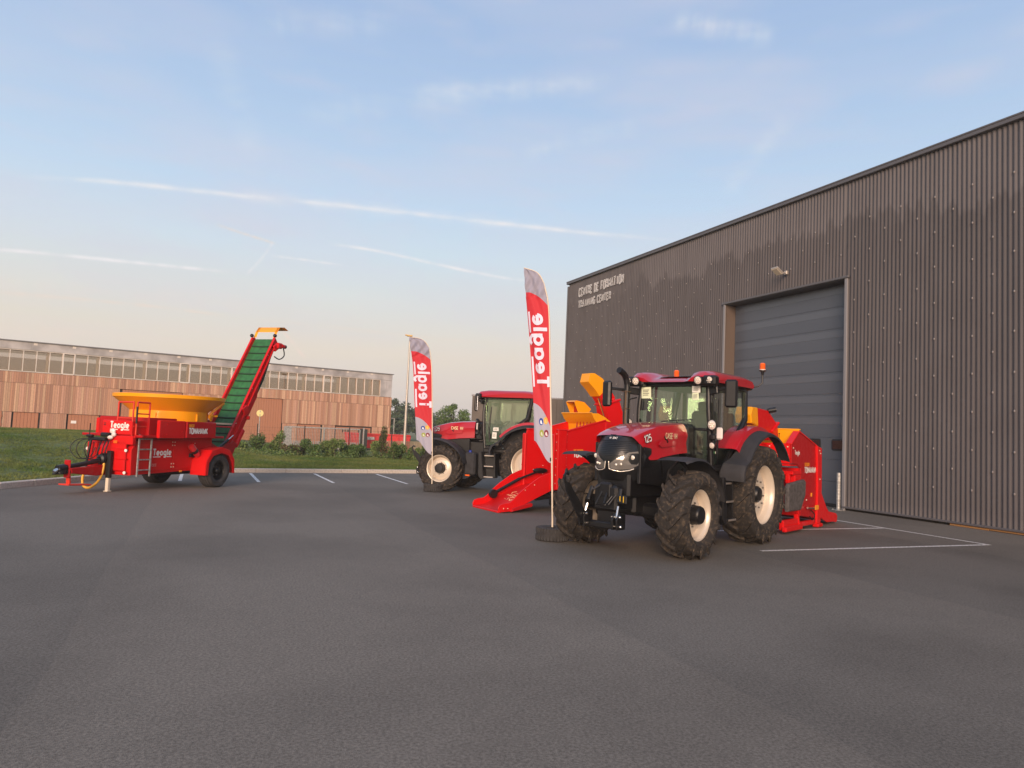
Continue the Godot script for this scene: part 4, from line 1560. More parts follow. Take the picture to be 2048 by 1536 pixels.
func tractor(at: Vector3, turn: float, label: String, group: String) -> Node3D:
	var t := thing("tractor", label, "tractor", at, turn, group)
	var g := Geo.new()
	# black running gear in the middle
	g.box(P(1.55, .82, 0), Vector3(3.0, .46, .44), .05)
	g.box(P(.35, .86, 0), Vector3(.9, .62, .56), .06)
	g.rod(P(0, .875, -.75), P(0, .875, .75), .15, 14)
	g.box(P(2.4, 1.18, 0), Vector3(1.9, .62, .60), .04)
	g.box(P(3.3, .86, 0), Vector3(.5, .4, .42), .04)
	put(g, "transmission", mats.black_satin, t)
	g = Geo.new()
	g.box(P(2.66, .66, 0), Vector3(.26, .22, 1.1), .05)
	for s in [-1.0, 1.0]:
		g.box(P(2.66, .68, s * .62), Vector3(.22, .40, .20), .05)
		g.rod(P(2.66, .695, s * .6), P(2.66, .695, s * .9), .13, 16)
		g.tube([P(2.55, .62, s * .58), P(2.42, .6, s * .4), P(2.40, .6, s * .1)], .025, 8)
	put(g, "front_axle", mats.black_satin, t)

	# bonnet; its front edge slants back down the sides
	g = Geo.new()
	var rows := []
	var slant := func(f: float, top: float, y: float) -> float:
		return clampf((f - 2.7) / .63, 0, 1) * 1.05 * clampf(top - .04 - y, 0, 1)
	for e in [[1.86, 2.085, .40, 2.045, .475, 1.87, .46, 1.58], [2.02, 2.078, .40, 2.035, .475, 1.86, .46, 1.57], [2.3, 2.065, .40, 2.02, .47, 1.84, .465, 1.55], [2.7, 2.02, .39, 1.98, .455, 1.80, .455, 1.50], [3.0, 1.95, .375, 1.91, .44, 1.74, .44, 1.47], [3.2, 1.885, .36, 1.85, .425, 1.69, .43, 1.46], [3.33, 1.825, .335, 1.795, .41, 1.66, .42, 1.46]]:
		var row := []
		var half := [Vector2(0, e[1]), Vector2(e[2] * .6, e[1] - .008), Vector2(e[2] * .9, lerpf(e[1], e[3], .55)), Vector2(e[2], e[3]), Vector2(lerpf(e[2], e[4], .6), lerpf(e[3], e[5], .45)), Vector2(e[4], e[5]), Vector2(lerpf(e[4], e[6], .5) - .02, lerpf(e[5], e[7], .45)), Vector2(e[6] + .012, e[7])]
		for k in range(half.size() - 1, 0, -1):
			row.append(P(e[0] - slant.call(e[0], e[1], half[k].y), half[k].y, -half[k].x))
		for k in half.size():
			row.append(P(e[0] - slant.call(e[0], e[1], half[k].y), half[k].y, half[k].x))
		rows.append(row)
	g.loft(rows)
	put(g, "bonnet", mats.tractor_red, t, 24)
	g = Geo.new()
	for s in [-1.0, 1.0]:
		g.extrude([Vector2(2.22, 1.80), Vector2(2.72, 1.765), Vector2(2.80, 1.70), Vector2(2.70, 1.655), Vector2(2.26, 1.69)], s * -.468, s * -.475, .003)
	put(g, "bonnet_panel", mats.tractor_red, t)
	g = Geo.new()
	for s in [-1.0, 1.0]:
		g.bar(P(2.60, 1.83, s * .462), P(2.52, 1.74, s * .474), .02, .03)
		g.extrude([Vector2(2.02, 1.56), Vector2(2.9, 1.49), Vector2(3.24, 1.70), Vector2(3.24, 1.10), Vector2(2.2, 1.02), Vector2(2.02, 1.2)], s * -.36, s * -.418, .01)
	g.box(P(1.72, 1.78, 0), Vector3(.26, .54, .92), .05)
	g.box(P(3.365, 1.825, 0), Vector3(.05, .012, .08), .004)
	put(g, "bonnet_vent", mats.black_satin, t)
	# nose
	g = Geo.new()
	rows = []
	for k in 14:
		var y := lerpf(1.80, 1.13, k / 13.0)
		var w := lerpf(nose_half(y), nose_half(y), 0.0)
		w = .335 + .09 * clampf((1.80 - y) / .16, 0, 1) - .095 * pow(clampf((1.36 - y) / .23, 0, 1), 1.5)
		var row := [P(2.92, y, -w + .004), P(3.16, y, -w)]
		for i in 17:
			var l := lerpf(-w, w, i / 16.0)
			row.append(P(nose_front(l * .42 / maxf(w, .42) , y) - (.0), y, l))
		row.append(P(3.16, y, w))
		row.append(P(2.92, y, w - .004))
		rows.append(row)
	g.loft(rows)
	var lid := []
	for p in rows[0]:
		lid.append(p + Vector3(-.03, .014, 0))
	g.loft([rows[0], lid])
	put(g, "nose_cowl", mats.black_gloss, t, 30)
	# mesh grille bands across the nose
	g = Geo.new()
	for k in 9:
		var y := 1.735 - .028 * k
		var p := []
		for i in 13:
			var l := lerpf(-.31, .31, i / 12.0)
			p.append(P(nose_front(l, y) + .004, y, l))
		g.tube(p, .005, 5)
	put(g, "grille_bars", mats.black_satin, t)
	for s in [-1.0, 1.0]:
		var lamp := group_part("headlight", t)
		var edge := [[.05, 1.39], [.16, 1.47], [.29, 1.565], [.375, 1.585], [.42, 1.51], [.40, 1.39], [.32, 1.315], [.16, 1.295], [.06, 1.315]]
		for lay in 3:
			g = Geo.new()
			var mid := Vector2(.235, 1.42)
			var shrink: float = [1.14, 1.0, 1.0][lay]
			var lift: float = [.010, .016, .0][lay]
			if lay < 2:
				var ring := []
				var back := []
				for e in edge:
					var q := mid + (Vector2(e[0], e[1]) - mid) * shrink
					ring.append(P(nose_front(q.x, q.y) + lift, q.y, s * q.x))
					back.append(P(nose_front(q.x, q.y) - .02, q.y, s * q.x))
				var c := P(nose_front(mid.x, mid.y) + lift + .006, mid.y, s * mid.x)
				var inner := []
				for p in ring:
					inner.append(c + (p - c) * .5 + Vector3(.006, 0, 0))
				g.loft([back, ring, inner], true)
				for i in inner.size():
					g.tri(c + Vector3(.004, 0, 0), inner[i], inner[(i + 1) % inner.size()])
				put(g, ["lamp_frame", "lens"][lay], [mats.black_gloss, mats.headlight_glass][lay], lamp, 50)
			else:
				for q in [Vector2(.15, 1.375), Vector2(.215, 1.385), Vector2(.335, 1.49)]:
					var r: float = .036 if q.x > .3 else .02
					g = Geo.new()
					g.dome(P(nose_front(q.x, q.y) + .022, q.y, s * q.x), Vector3(.012, r, r), 10, 6)
					put(g, "led", mats.led, lamp, 60)
				g = Geo.new()
				var path := []
				for q in [Vector2(.03, 1.42), Vector2(.04, 1.31), Vector2(.10, 1.285), Vector2(.2, 1.272), Vector2(.3, 1.292), Vector2(.35, 1.32)]:
					path.append(P(nose_front(q.x, q.y) + .022, q.y, s * q.x))
				g.tube(path, .0075, 6)
				put(g, "daytime_strip", mats.led, lamp, 60)
	g = Geo.new()
	lettering(g, "CASE IH", .026, .2, func(x, y, z): return P(nose_front(.085 - x, 1.76 + y) + .006 + z, 1.765 + y, .085 - x), .002)
	put(g, "nose_badge", mats.white_paint, t, 0)
	for s in [-1.0, 1.0]:
		g = Geo.new()
		var gs := Geo.new()
		var place := func(x: float, y: float, z: float) -> Vector3:
			var xx := (3.17 - x) if s > 0 else (2.93 + x)
			return P(xx, 1.72 + y + .22 * (3.17 - xx), s * (.452 - .24 * y - .055 * (xx - 2.93) + z))
		lettering(gs, "125", .10, .26, place, .004, .9)
		put(gs, "model_number", mats.black_satin, t, 0)
		lettering(g, "125", .10, .14, place, .008, .9)
		put(g, "model_number", mats.white_paint, t, 0)
		g = Geo.new()
		lettering(g, "CASE IH", .085, .2, func(x, y, z): return P(2.60 - x if s > 0 else 2.12 + x, 1.785 + y * .95 + .02, s * (.478 + z)), .003, .85)
		put(g, "side_badge", mats.badge, t, 0)

	# cab frame
	g = Geo.new()
	for s in [-1.0, 1.0]:
		g.tube([P(1.44, 1.30, s * .70), P(1.50, 1.8, s * .70), P(1.53, 2.35, s * .67), P(1.50, 2.80, s * .64)], .042, 10)
		g.tube([P(.50, 1.95, s * .74), P(.18, 2.2, s * .72), P(.08, 2.78, s * .66)], .055, 10)
		g.tube([P(.08, 1.55, s * .6), P(-.06, 2.1, s * .62), P(-.02, 2.78, s * .60)], .04, 8)
		g.bar(P(1.50, 2.775, s * .655), P(.0, 2.79, s * .655), .07, .09, .015)
		g.bar(P(1.45, 1.33, s * .70), P(.9, 1.33, s * .72), .05, .09, .015)
		g.bar(P(1.0, 1.34, s * .735), P(.50, 1.97, s * .745), .05, .05, .012)
	g.bar(P(1.50, 2.76, -.66), P(1.50, 2.76, .66), .10, .12, .015)
	g.bar(P(.0, 2.76, -.62), P(.0, 2.76, .62), .10, .12, .015)
	g.bar(P(1.56, 1.98, -.68), P(1.56, 1.98, .68), .05, .05, .01)
	g.box(P(.8, 1.24, 0), Vector3(1.4, .14, 1.36), .03)
	g.box(P(.0, 1.6, 0), Vector3(.14, .6, 1.1), .03)
	put(g, "cab_frame", mats.black_satin, t)
	# cab inside
	g = Geo.new()
	g.box(P(.62, 1.55, 0), Vector3(.52, .14, .50), .05)
	g.box(P(.36, 1.98, 0), Vector3(.14, .72, .50), .05, Basis(Vector3(0, 0, 1), .12))
	g.box(P(.30, 2.42, 0), Vector3(.10, .2, .28), .04)
	g.box(P(.62, 1.40, 0), Vector3(.36, .22, .36), .03)
	g.box(P(.75, 1.72, -.36), Vector3(.46, .10, .16), .04)
	put(g, "seat", mats.seat_cloth, t)
	g = Geo.new()
	g.box(P(1.36, 1.78, 0), Vector3(.20, .50, .44), .05)
	g.box(P(1.26, 2.04, 0), Vector3(.12, .14, .40), .04)
	g.box(P(.5, 1.5, -.56), Vector3(.9, .3, .2), .04)
	g.box(P(.85, 2.02, -.44), Vector3(.05, .2, .26), .02)
	g.box(P(.16, 1.75, 0), Vector3(.05, .5, 1.1), .02)
	g.box(P(.8, 2.72, 0), Vector3(1.3, .05, 1.2), .02)
	put(g, "console", mats.seat_cloth, t)
	g = Geo.new()
	var ring := []
	var tilt := Basis(Vector3(0, 0, 1), -.6)
	for i in 25:
		ring.append(P(1.12, 2.0, 0) + tilt * Vector3(cos(TAU * i / 24) * .2, 0, sin(TAU * i / 24) * .2))
	g.tube(ring, .016, 6)
	g.bar(P(1.12, 2.0, -.18), P(1.12, 2.0, .18), .03, .02)
	g.rod(P(1.12, 2.0, 0), P(1.3, 1.75, 0), .03)
	put(g, "steering_wheel", mats.black_satin, t)
	# panes
	g = Geo.new()
	rows = []
	for k in 9:
		var l := lerpf(-.66, .66, k / 8.0)
		var bow := .07 * (1.0 - pow(l / .66, 2))
		rows.append([P(1.53 + bow, 1.30, l), P(1.55 + bow, 2.0, l), P(1.53 + bow, 2.70, l)])
	g.loft(rows)
	put(g, "windscreen", mats.cab_glass, t, 60)
	for s in [-1.0, 1.0]:
		g = Geo.new()
		g.extrude([Vector2(1.45, 1.36), Vector2(1.50, 2.73), Vector2(.14, 2.74), Vector2(.20, 2.22), Vector2(.52, 1.97), Vector2(1.02, 1.37)], s * -.705, s * -.711, 0)
		put(g, "door_pane", mats.cab_glass, t, 0)
		g = Geo.new()
		g.tube([P(1.43, 1.38, s * .725), P(1.47, 2.71, s * .715), P(.17, 2.72, s * .715), P(.22, 2.22, s * .725), P(.54, 1.98, s * .725), P(1.03, 1.39, s * .725), P(1.43, 1.38, s * .725)], .012, 6)
		g.tube([P(1.30, 1.5, s * .74), P(1.33, 1.9, s * .75), P(1.28, 2.5, s * .73)], .011, 6)
		g.box(P(1.30, 1.66, s * .735), Vector3(.05, .16, .03), .01)
		put(g, "door_seal", mats.black_satin, t)
		g = Geo.new()
		g.extrude([Vector2(.12, 2.2), Vector2(.06, 2.72), Vector2(.02, 2.72), Vector2(.0, 2.15), Vector2(.16, 1.95)], s * -.66, s * -.666, 0)
		put(g, "quarter_pane", mats.cab_glass, t, 0)
	g = Geo.new()
	g.box(P(-.05, 2.28, 0), Vector3(.006, .9, 1.16))
	put(g, "rear_pane", mats.cab_glass, t, 0)

	# roof with a raised lobe on each side
	g = Geo.new()
	var top := []
	var under := []
	var stations := [-.80, -.78, -.74, -.66, -.56, -.46, -.38, -.30, -.15, 0.0, .15, .30, .38, .46, .56, .66, .74, .78, .80]
	for l in stations:
		var a: float = absf(l)
		var lobe := smoothstep(.34, .52, a) * clampf((.82 - a) / .10, 0, 1)
		var fall := pow(clampf((a - .62) / .18, 0, 1), 2.0) * .075
		var row := []
		var low := []
		for k in 11:
			var u := k / 10.0
			var f := lerpf(1.74 + .05 * lobe - .10 * pow(a / .8, 4), -.10 + .08 * pow(a / .8, 3), u)
			var y := 2.845 + .145 * smoothstep(-.15, .75, u) - fall + .115 * lobe * (1.0 - smoothstep(.0, .7, u))
			if k == 0:
				y = 2.775 + .09 * lobe
			elif k == 1:
				f += .09
				y = 2.835 - fall * .8 + .115 * lobe
			elif k == 10:
				y = 2.83
			elif k == 9:
				f -= .08
				y -= .02
			row.append(P(f, y, l))
			low.append(P(f - (.02 if k == 0 else 0.0), minf(y, 2.78), l * .985))
		top.append(row)
		under.append(low)
	g.loft(top)
	for e in [0, stations.size() - 1]:
		g.loft([top[e], under[e]])
	for k in [0, 10]:
		var u0 := []
		var u1 := []
		for i in stations.size():
			u0.append(top[i][k])
			u1.append(under[i][k])
		g.loft([u0, u1])
	put(g, "roof", mats.tractor_red, t, 40)
	g = Geo.new()
	g.loft(under)
	g.box(P(.82, 2.775, 0), Vector3(1.6, .03, 1.46), .01)
	for s in [-1.0, 1.0]:
		g.box(P(1.66, 2.795, s * .68), Vector3(.18, .17, .40), .03)
		g.box(P(-.02, 2.80, s * .62), Vector3(.16, .10, .26), .03)
	put(g, "roof_lining", mats.black_satin, t)
	g = Geo.new()
	rows = []
	for k in 6:
		var f := lerpf(1.56, .62, k / 5.0)
		var row := []
		for i in 7:
			var l := lerpf(-.30, .30, i / 6.0)
			row.append(P(f, 2.856 + .145 * smoothstep(-.15, .75, (1.74 - f) / 1.84), l))
		rows.append(row)
	g.loft(rows)
	put(g, "skylight", mats.skylight, t, 60)
	for s in [-1.0, 1.0]:
		for q in [.60, .775]:
			work_lamp(t, P(1.79 - .12 * (q - .60) * 3.0, 2.795, s * q), Vector3(1, -.20, s * .35 * (q - .5)), .066)
		work_lamp(t, P(-.12, 2.80, s * .62), Vector3(-1, -.2, 0), .05)
		var mid := group_part("side_lamp", t)
		g = Geo.new()
		g.tube([P(1.52, 1.66, s * .72), P(1.60, 1.74, s * .80), P(1.60, 2.06, s * .82)], .02, 8)
		g.box(P(1.60, 1.86, s * .80), Vector3(.10, .12, .10), .03)
		g.box(P(1.58, 1.92, s * .92), Vector3(.05, .17, .10), .02)
		put(g, "bracket", mats.black_satin, mid)
		g = Geo.new()
		g.box(P(1.615, 1.92, s * .92), Vector3(.05, .20, .11), .024)
		put(g, "turn_signal", mats.clear_plastic, mid)
		work_lamp(mid, P(1.66, 2.06, s * .81), Vector3(1, -.05, s * .12), .078)
		work_lamp(mid, P(1.66, 1.72, s * .82), Vector3(1, -.12, s * .1), .05)
	# beacons
	for e in [[P(.25, 2.94, -.64), false], [P(-.10, 2.80, .66), true]]:
		var b := group_part("beacon", t)
		var foot: Vector3 = e[0]
		g = Geo.new()
		if e[1]:
			g.tube([foot, foot + P(-.10, .04, .14), foot + P(-.14, .10, .20), foot + P(-.14, .27, .20)], .016, 8)
			g.lathe([Vector2(0, 0), Vector2(.02, .0), Vector2(.035, .06), Vector2(.065, .07), Vector2(.065, .09), Vector2(0, .09)], 16, Transform3D(UPRIGHT.basis, foot + P(-.14, .25, .20)))
			foot += P(-.14, .33, .20)
		else:
			g.lathe([Vector2(.07, -.02), Vector2(.07, .02), Vector2(.05, .03), Vector2(.05, .05), Vector2(0, .05)], 16, Transform3D(UPRIGHT.basis, foot))
			foot += Vector3(0, .045, 0)
		put(g, "base", mats.black_satin, b)
		g = Geo.new()
		g.lathe([Vector2(.053, 0), Vector2(.055, .015), Vector2(.055, .022), Vector2(0, .022)], 18, Transform3D(UPRIGHT.basis, foot))
		put(g, "collar", mats.white_paint, b)
		g = Geo.new()
		var pr := [Vector2(.048, .0)]
		for k in 6:
			pr.append(Vector2(.052, .012 + .016 * k))
			pr.append(Vector2(.047, .020 + .016 * k))
		pr.append_array([Vector2(.044, .112), Vector2(.03, .122), Vector2(0, .124)])
		g.lathe(pr, 18, Transform3D(UPRIGHT.basis, foot + Vector3(0, .022, 0)))
		put(g, "lamp_cover", mats.amber, b)
	# exhaust on the right front pillar
	g = Geo.new()
	g.tube([P(1.86, 1.3, -.72), P(1.86, 1.7, -.73)], .07, 14)
	g.tube([P(1.86, 1.68, -.73), P(1.86, 2.66, -.73)] + curve([P(1.86, 2.72, -.73), P(1.90, 2.84, -.735), P(1.99, 2.92, -.74), P(2.11, 2.965, -.75)], 4), .056, 14)
	put(g, "exhaust", mats.black_satin, t, 40)
	g = Geo.new()
	g.bar(P(1.918, 1.95, -.72), P(1.918, 2.62, -.72), .03, .012, .003)
	for y in [1.98, 2.3, 2.6]:
		g.box(P(1.88, y, -.73), Vector3(.12, .012, .13), .003)
	put(g, "exhaust_guard", mats.bronze, t)
	# mirrors
	for s in [-1.0, 1.0]:
		var mir := group_part("mirror", t)
		g = Geo.new()
		var j := P(1.52, 2.62, s * .68)
		var k2 := P(1.98, 2.66, s * 1.02) if s < 0 else P(1.62, 2.68, 1.06)
		g.bar(j, j.lerp(k2, .45), .05, .12, .012)
		g.bar(j.lerp(k2, .45), k2, .03, .05, .01)
		put(g, "arm", mats.black_satin, mir)
		g = Geo.new()
		var face := Basis(Vector3.UP, .25 * s)
		g.box(k2 + P(.0, -.10, s * .05), Vector3(.085, .46, .20), .03, face)
		put(g, "housing", mats.black_satin, mir)
		g = Geo.new()
		g.box(k2 + P(.0, -.10, s * .05) + face * Vector3(-.044, 0, 0), Vector3(.004, .40, .16), .0, face)
		put(g, "glass", mats.mirror, mir)
	# wiper, hand rails
	g = Geo.new()
	g.bar(P(1.635, 2.10, -.16), P(1.61, 2.14, .42), .014, .014)
	g.tube([P(1.60, 2.02, .12), P(1.64, 2.12, .15)], .008, 6)
	put(g, "wiper", mats.black_satin, t)
	g = Geo.new()
	g.tube(curve([P(1.50, 2.52, -.74), P(1.62, 2.46, -.86), P(1.68, 2.3, -.90), P(1.70, 2.0, -.88), P(1.66, 1.7, -.80)], 4), .013, 8)
	put(g, "grab_rail", mats.black_satin, t)

	# rear mudguards
	for s in [-1.0, 1.0]:
		g = Geo.new()
		var a := arc2(0.02, .86, 1.245, 41, 118, 16)
		var rr := []
		for l in [.56, .66, .84, .92, .945]:
			var row := []
			for p in a:
				var q: Vector2 = Vector2(.02, .86) + (p - Vector2(.02, .86)) * (1.0 if l < .9 else (.985 if l < .93 else .91))
				row.append(P(q.x, q.y, s * l))
			rr.append(row)
		g.loft(rr)
		put(g, "rear_mudguard", mats.tractor_red, t, 30)
		g = Geo.new()
		var wall := []
		var hem := []
		for p in a:
			wall.append(P(p.x, p.y - .004, s * .562))
			hem.append(P(p.x * .9, 1.0, s * .562))
		g.loft([wall, hem])
		put(g, "mudguard_liner", mats.black_satin, t, 30)
		g = Geo.new()
		a = [Vector2(1.20, 1.14), Vector2(1.21, 1.28), Vector2(1.14, 1.42)] + arc2(0.02, .875, 1.13, 34, 146, 18)
		rr = []
		for e in [[.93, 1.0], [.95, 1.01], [1.10, .985], [1.16, .955], [1.165, .92], [1.10, .95], [.95, .97], [.93, 1.0]]:
			var row := []
			for i in a.size():
				var p: Vector2 = a[i]
				var q: Vector2 = Vector2(.02, .875) + (p - Vector2(.02, .875)) * e[1]
				var l: float = e[0]
				if l < .96:
					l -= .20 * (1.0 - smoothstep(0.0, 7.0, i))
				row.append(P(q.x, q.y, s * l))
			rr.append(row)
		g.loft(rr)
		put(g, "mudguard_flare", mats.black_plastic, t, 32)
		# front mudguards
		g = Geo.new()
		var path := curve([Vector2(3.16, 1.48), Vector2(2.92, 1.52), Vector2(2.62, 1.50), Vector2(2.28, 1.36), Vector2(2.02, 1.12), Vector2(1.90, .84)], 4)
		rr = []
		for e in [[.68, -.035], [.70, 0.0], [.92, .015], [1.17, .0], [1.195, -.035]]:
			var row := []
			for i in path.size():
				var p: Vector2 = path[i]
				row.append(P(p.x, p.y + e[1] - (.012 if i == 0 else 0.0), s * (e[0] + (.0 if i > 2 else -.02 * (2 - i)))))
			rr.append(row)
		g.loft(rr)
		put(g, "front_mudguard", mats.black_plastic, t, 40)
		g = Geo.new()
		g.tube([P(2.66, .9, s * .52), P(2.62, 1.3, s * .56), P(2.6, 1.49, s * .75)], .022, 8)
		g.bar(P(2.28, 1.34, s * .64), P(2.5, 1.1, s * .55), .03, .012)
		g.bar(P(3.02, 1.49, s * .64), P(2.7, 1.2, s * .5), .03, .012)
		put(g, "mudguard_stay", mats.black_satin, t)
	# steps, tank
	for s in [1.0, -1.0]:
		g = Geo.new()
		g.extrude([Vector2(1.54, 1.16), Vector2(1.06, 1.18), Vector2(1.03, .46), Vector2(1.42, .46), Vector2(1.52, .6)], s * -.66, s * -.69, .006)
		g.extrude([Vector2(1.54, 1.2), Vector2(1.44, 1.2), Vector2(1.35, .44), Vector2(1.44, .42), Vector2(1.52, .52)], s * -.69, s * -.97, .01)
		g.extrude([Vector2(1.08, 1.16), Vector2(1.04, 1.16), Vector2(1.01, .48), Vector2(1.05, .46)], s * -.69, s * -.92, .006)
		put(g, "step_frame", mats.black_satin, t)
		for k in 3:
			g = Geo.new()
			var y: float = [.49, .79, 1.09][k]
			g.box(P(1.20 + k * .015, y, s * (.845 - k * .02)), Vector3(.30, .022, .27 - k * .04), .005)
			put(g, "step_tread", mats.black_satin, t)
			g = Geo.new()
			g.box(P(1.20 + k * .015, y + .003, s * (.988 - k * .04)), Vector3(.28, .032, .012), .004)
			put(g, "step_edge", mats.aluminium, t)
		g = Geo.new()
		g.box(P(1.83, .83, s * .70), Vector3(.34, .66, .34), .05)
		put(g, "fuel_tank", mats.black_plastic, t)
		g = Geo.new()
		g.box(P(1.88, .50, s * .874), Vector3(.14, .04, .01), .003)
		put(g, "side_reflector", mats.amber, t)
		g = Geo.new()
		g.lathe([Vector2(.045, 0), Vector2(.045, .05), Vector2(.035, .06), Vector2(0, .06)], 14, Transform3D(UPRIGHT.basis, P(1.86, 1.16, s * .76)))
		put(g, "filler_cap", mats.blue_plastic, t)
	# front linkage
	var link := group_part("front_linkage", t)
	g = Geo.new()
	g.box(P(3.44, .70, 0), Vector3(.14, .50, .34), .03)
	g.box(P(3.56, .46, 0), Vector3(.10, .10, .56), .02)
	for s in [-1.0, 1.0]:
		g.extrude([Vector2(3.5, .42), Vector2(3.72, .42), Vector2(3.74, .56), Vector2(3.66, .66), Vector2(3.5, .66)], s * -.24, s * -.27, .004)
		g.extrude([Vector2(3.5, .42), Vector2(3.72, .42), Vector2(3.74, .56), Vector2(3.66, .66), Vector2(3.5, .66)], s * -.32, s * -.35, .004)
		g.bar(P(3.5, 1.02, s * .26), P(3.58, .80, s * .28), .06, .07, .015)
	g.box(P(3.5, .98, 0), Vector3(.12, .24, .22), .03)
	g.tube([P(3.55, 1.04, -.1), P(3.64, .98, -.16), P(3.62, .86, -.22)], .016, 6)
	g.tube([P(3.55, .94, .04), P(3.66, .80, .06), P(3.68, .78, .16), P(3.58, .92, .22)], .014, 6)
	g.tube([P(3.55, .96, -.05), P(3.67, .77, -.08), P(3.66, .76, .08), P(3.56, .9, .14)], .012, 6)
	g.box(P(3.56, .86, .33), Vector3(.06, .13, .16), .015)
	put(g, "frame", mats.black_satin, link)
	for s in [-1.0, 1.0]:
		g = Geo.new()
		g.rod(P(3.60, .76, s * .28), P(3.66, .58, s * .29), .020, 10)
		put(g, "ram_rod", mats.chrome, link)
		for q in [[3.68, .61], [3.66, .47]]:
			g = Geo.new()
			g.dome(P(q[0], q[1], s * .365), Vector3(.026, .026, .026), 10, 6)
			g.rod(P(q[0], q[1], s * .22), P(q[0], q[1], s * .37), .016, 8)
			put(g, "pin", mats.chrome, link)
	g = Geo.new()
	g.extrude([Vector2(3.60, .48), Vector2(3.72, .46), Vector2(3.86, .62), Vector2(4.14, .98), Vector2(4.17, 1.10), Vector2(4.08, 1.09), Vector2(3.98, .98), Vector2(3.62, .62)], .275, .315, .006)
	g.tube([P(4.10, 1.02, -.295), P(4.17, 1.10, -.295), P(4.20, 1.19, -.295), P(4.15, 1.24, -.295), P(4.10, 1.21, -.295)], .022, 8)
	put(g, "raised_arm", mats.black_satin, link)
	g = Geo.new()
	for l in [.30, .36]:
		g.box(P(3.592, .87, l), Vector3(.004, .09, .010))
	put(g, "warning_label", mats.yellow_print, link, 0)
	# rear coupling
	g = Geo.new()
	for s in [-1.0, 1.0]:
		g.bar(P(-.2, .62, s * .28), P(-1.0, .5, s * .42), .05, .09, .015)
		g.bar(P(-.15, 1.25, s * .3), P(-.7, .58, s * .38), .05, .06, .015)
	g.bar(P(-.3, 1.2, 0), P(-1.0, 1.1, 0), .06, .06, .015)
	put(g, "rear_linkage", mats.black_satin, t)
	# wheels
	for s in [1.0, -1.0]:
		var fw := farm_wheel("front_wheel", t, P(2.66, .665, s * .955), s, .67, .49, .385, 15, true)
		fw.rotation.z = .1 + s * .07
		var rw := farm_wheel("rear_wheel", t, P(0, .872, s * .82), s, .88, .60, .52, 17, false)
		rw.rotation.z = .05 + s * .09
	return t


func work_lamp(parent: Node3D, at: Vector3, dir: Vector3, r: float) -> void:
	var lamp := group_part("work_lamp", parent) if not parent.name.begins_with("side_lamp") else parent
	var z := dir.normalized()
	var x := Vector3.UP.cross(z).normalized()
	var f := Transform3D(Basis(x, z.cross(x), z), at)
	var g := Geo.new()
	g.lathe([Vector2(0, -.06), Vector2(r * .6, -.055), Vector2(r, -.02), Vector2(r * 1.14, .0), Vector2(r * 1.14, .018), Vector2(r * 1.02, .022), Vector2(r, .012)], 20, f)
	put(g, "lamp_housing", mats.black_satin, lamp, 40)
	g = Geo.new()
	g.lathe([Vector2(r, .013), Vector2(r * .7, .02), Vector2(r * .3, .023), Vector2(0, .024)], 20, f)
	put(g, "lamp_lens", mats.lamp_lens, lamp, 60)
	g = Geo.new()
	for k in 6:
		var a := TAU * k / 6
		g.dome(f * Vector3(cos(a) * r * .52, sin(a) * r * .52, .022), Vector3.ONE * r * .2, 8, 5)
	g.dome(f * Vector3(0, 0, .024), Vector3.ONE * r * .18, 8, 5)
	put(g, "led", mats.led, lamp, 60)


# Sheets of paper stuck to a pane
func sheet(parent: Node3D, at: Vector3, w: float, h: float, out: Vector3, lean: float, m: Material) -> void:
	var z := out.normalized()
	var x := Vector3.UP.cross(z).normalized()
	var b := Basis(x, z.cross(x), z) * Basis(Vector3(0, 0, 1), lean)
	var g := Geo.new()
	var rows := []
	for i in 5:
		var row := []
		for k in 5:
			row.append(at + b * Vector3((i / 4.0 - .5) * w, (k / 4.0 - .5) * h, .004 + .010 * sin(i * 1.3) * (1.0 - k / 4.0)))
		rows.append(row)
	g.loft(rows)
	put(g, "paper_sheet", m, parent, 60)
	g = Geo.new()
	for k in 4:
		var y := h * (.26 - .15 * k)
		g.quad(at + b * Vector3(-w * .32, y, .018), at + b * Vector3(w * (.34 - .1 * (k % 2)), y, .018), at + b * Vector3(w * (.34 - .1 * (k % 2)), y - h * .05, .018), at + b * Vector3(-w * .32, y - h * .05, .018))
	put(g, "paper_print", mats.grey_print, parent, 0)


func papers(t1: Node3D, t2: Node3D) -> void:
	sheet(t1, P(1.585, 2.60, -.50), .19, .20, Vector3(1, 0, 0), .03, mats.green_paper)
	sheet(t1, P(1.590, 2.655, .47), .15, .11, Vector3(1, 0, 0), -.02, mats.paper)
	sheet(t1, P(1.590, 2.535, .46), .12, .12, Vector3(1, 0, 0), .05, mats.green_paper)
	sheet(t1, P(1.28, 1.86, .716), .11, .10, Vector3(0, 0, -1), .0, mats.paper)
	sheet(t2, P(1.12, 1.86, .716), .16, .10, Vector3(0, 0, -1), .04, mats.paper)
	sheet(t2, P(1.16, 1.68, .716), .13, .18, Vector3(0, 0, -1), -.03, mats.paper)
	var g := Geo.new()
	for k in 3:
		g = Geo.new()
		g.lathe([Vector2(0, .003), Vector2(.022, .003), Vector2(.022, 0)], 16, Transform3D(Basis(Vector3.UP, PI), P(1.36 - .055 * k, 1.60, .712)))
		put(g, "round_sticker", [mats.belt_green, mats.paper, mats.paper][k], t1, 0)


# Words lying on a flat side plate: s is the side that faces out
func side_text(o: Node3D, word: String, f: float, y: float, l: float, h: float, w: float, m: Material, squeeze := .8, underline := false, called := "lettering", backwards := false) -> void:
	var g := Geo.new()
	var to := -1.0 if l > 0 else 1.0
	if backwards:
		to = -to
	lettering(g, word, h, w, func(x, q, z): return P(f + x * to, y + q, l + z * signf(l)), .004, squeeze, .08, underline)
	put(g, called, m, o, 0)


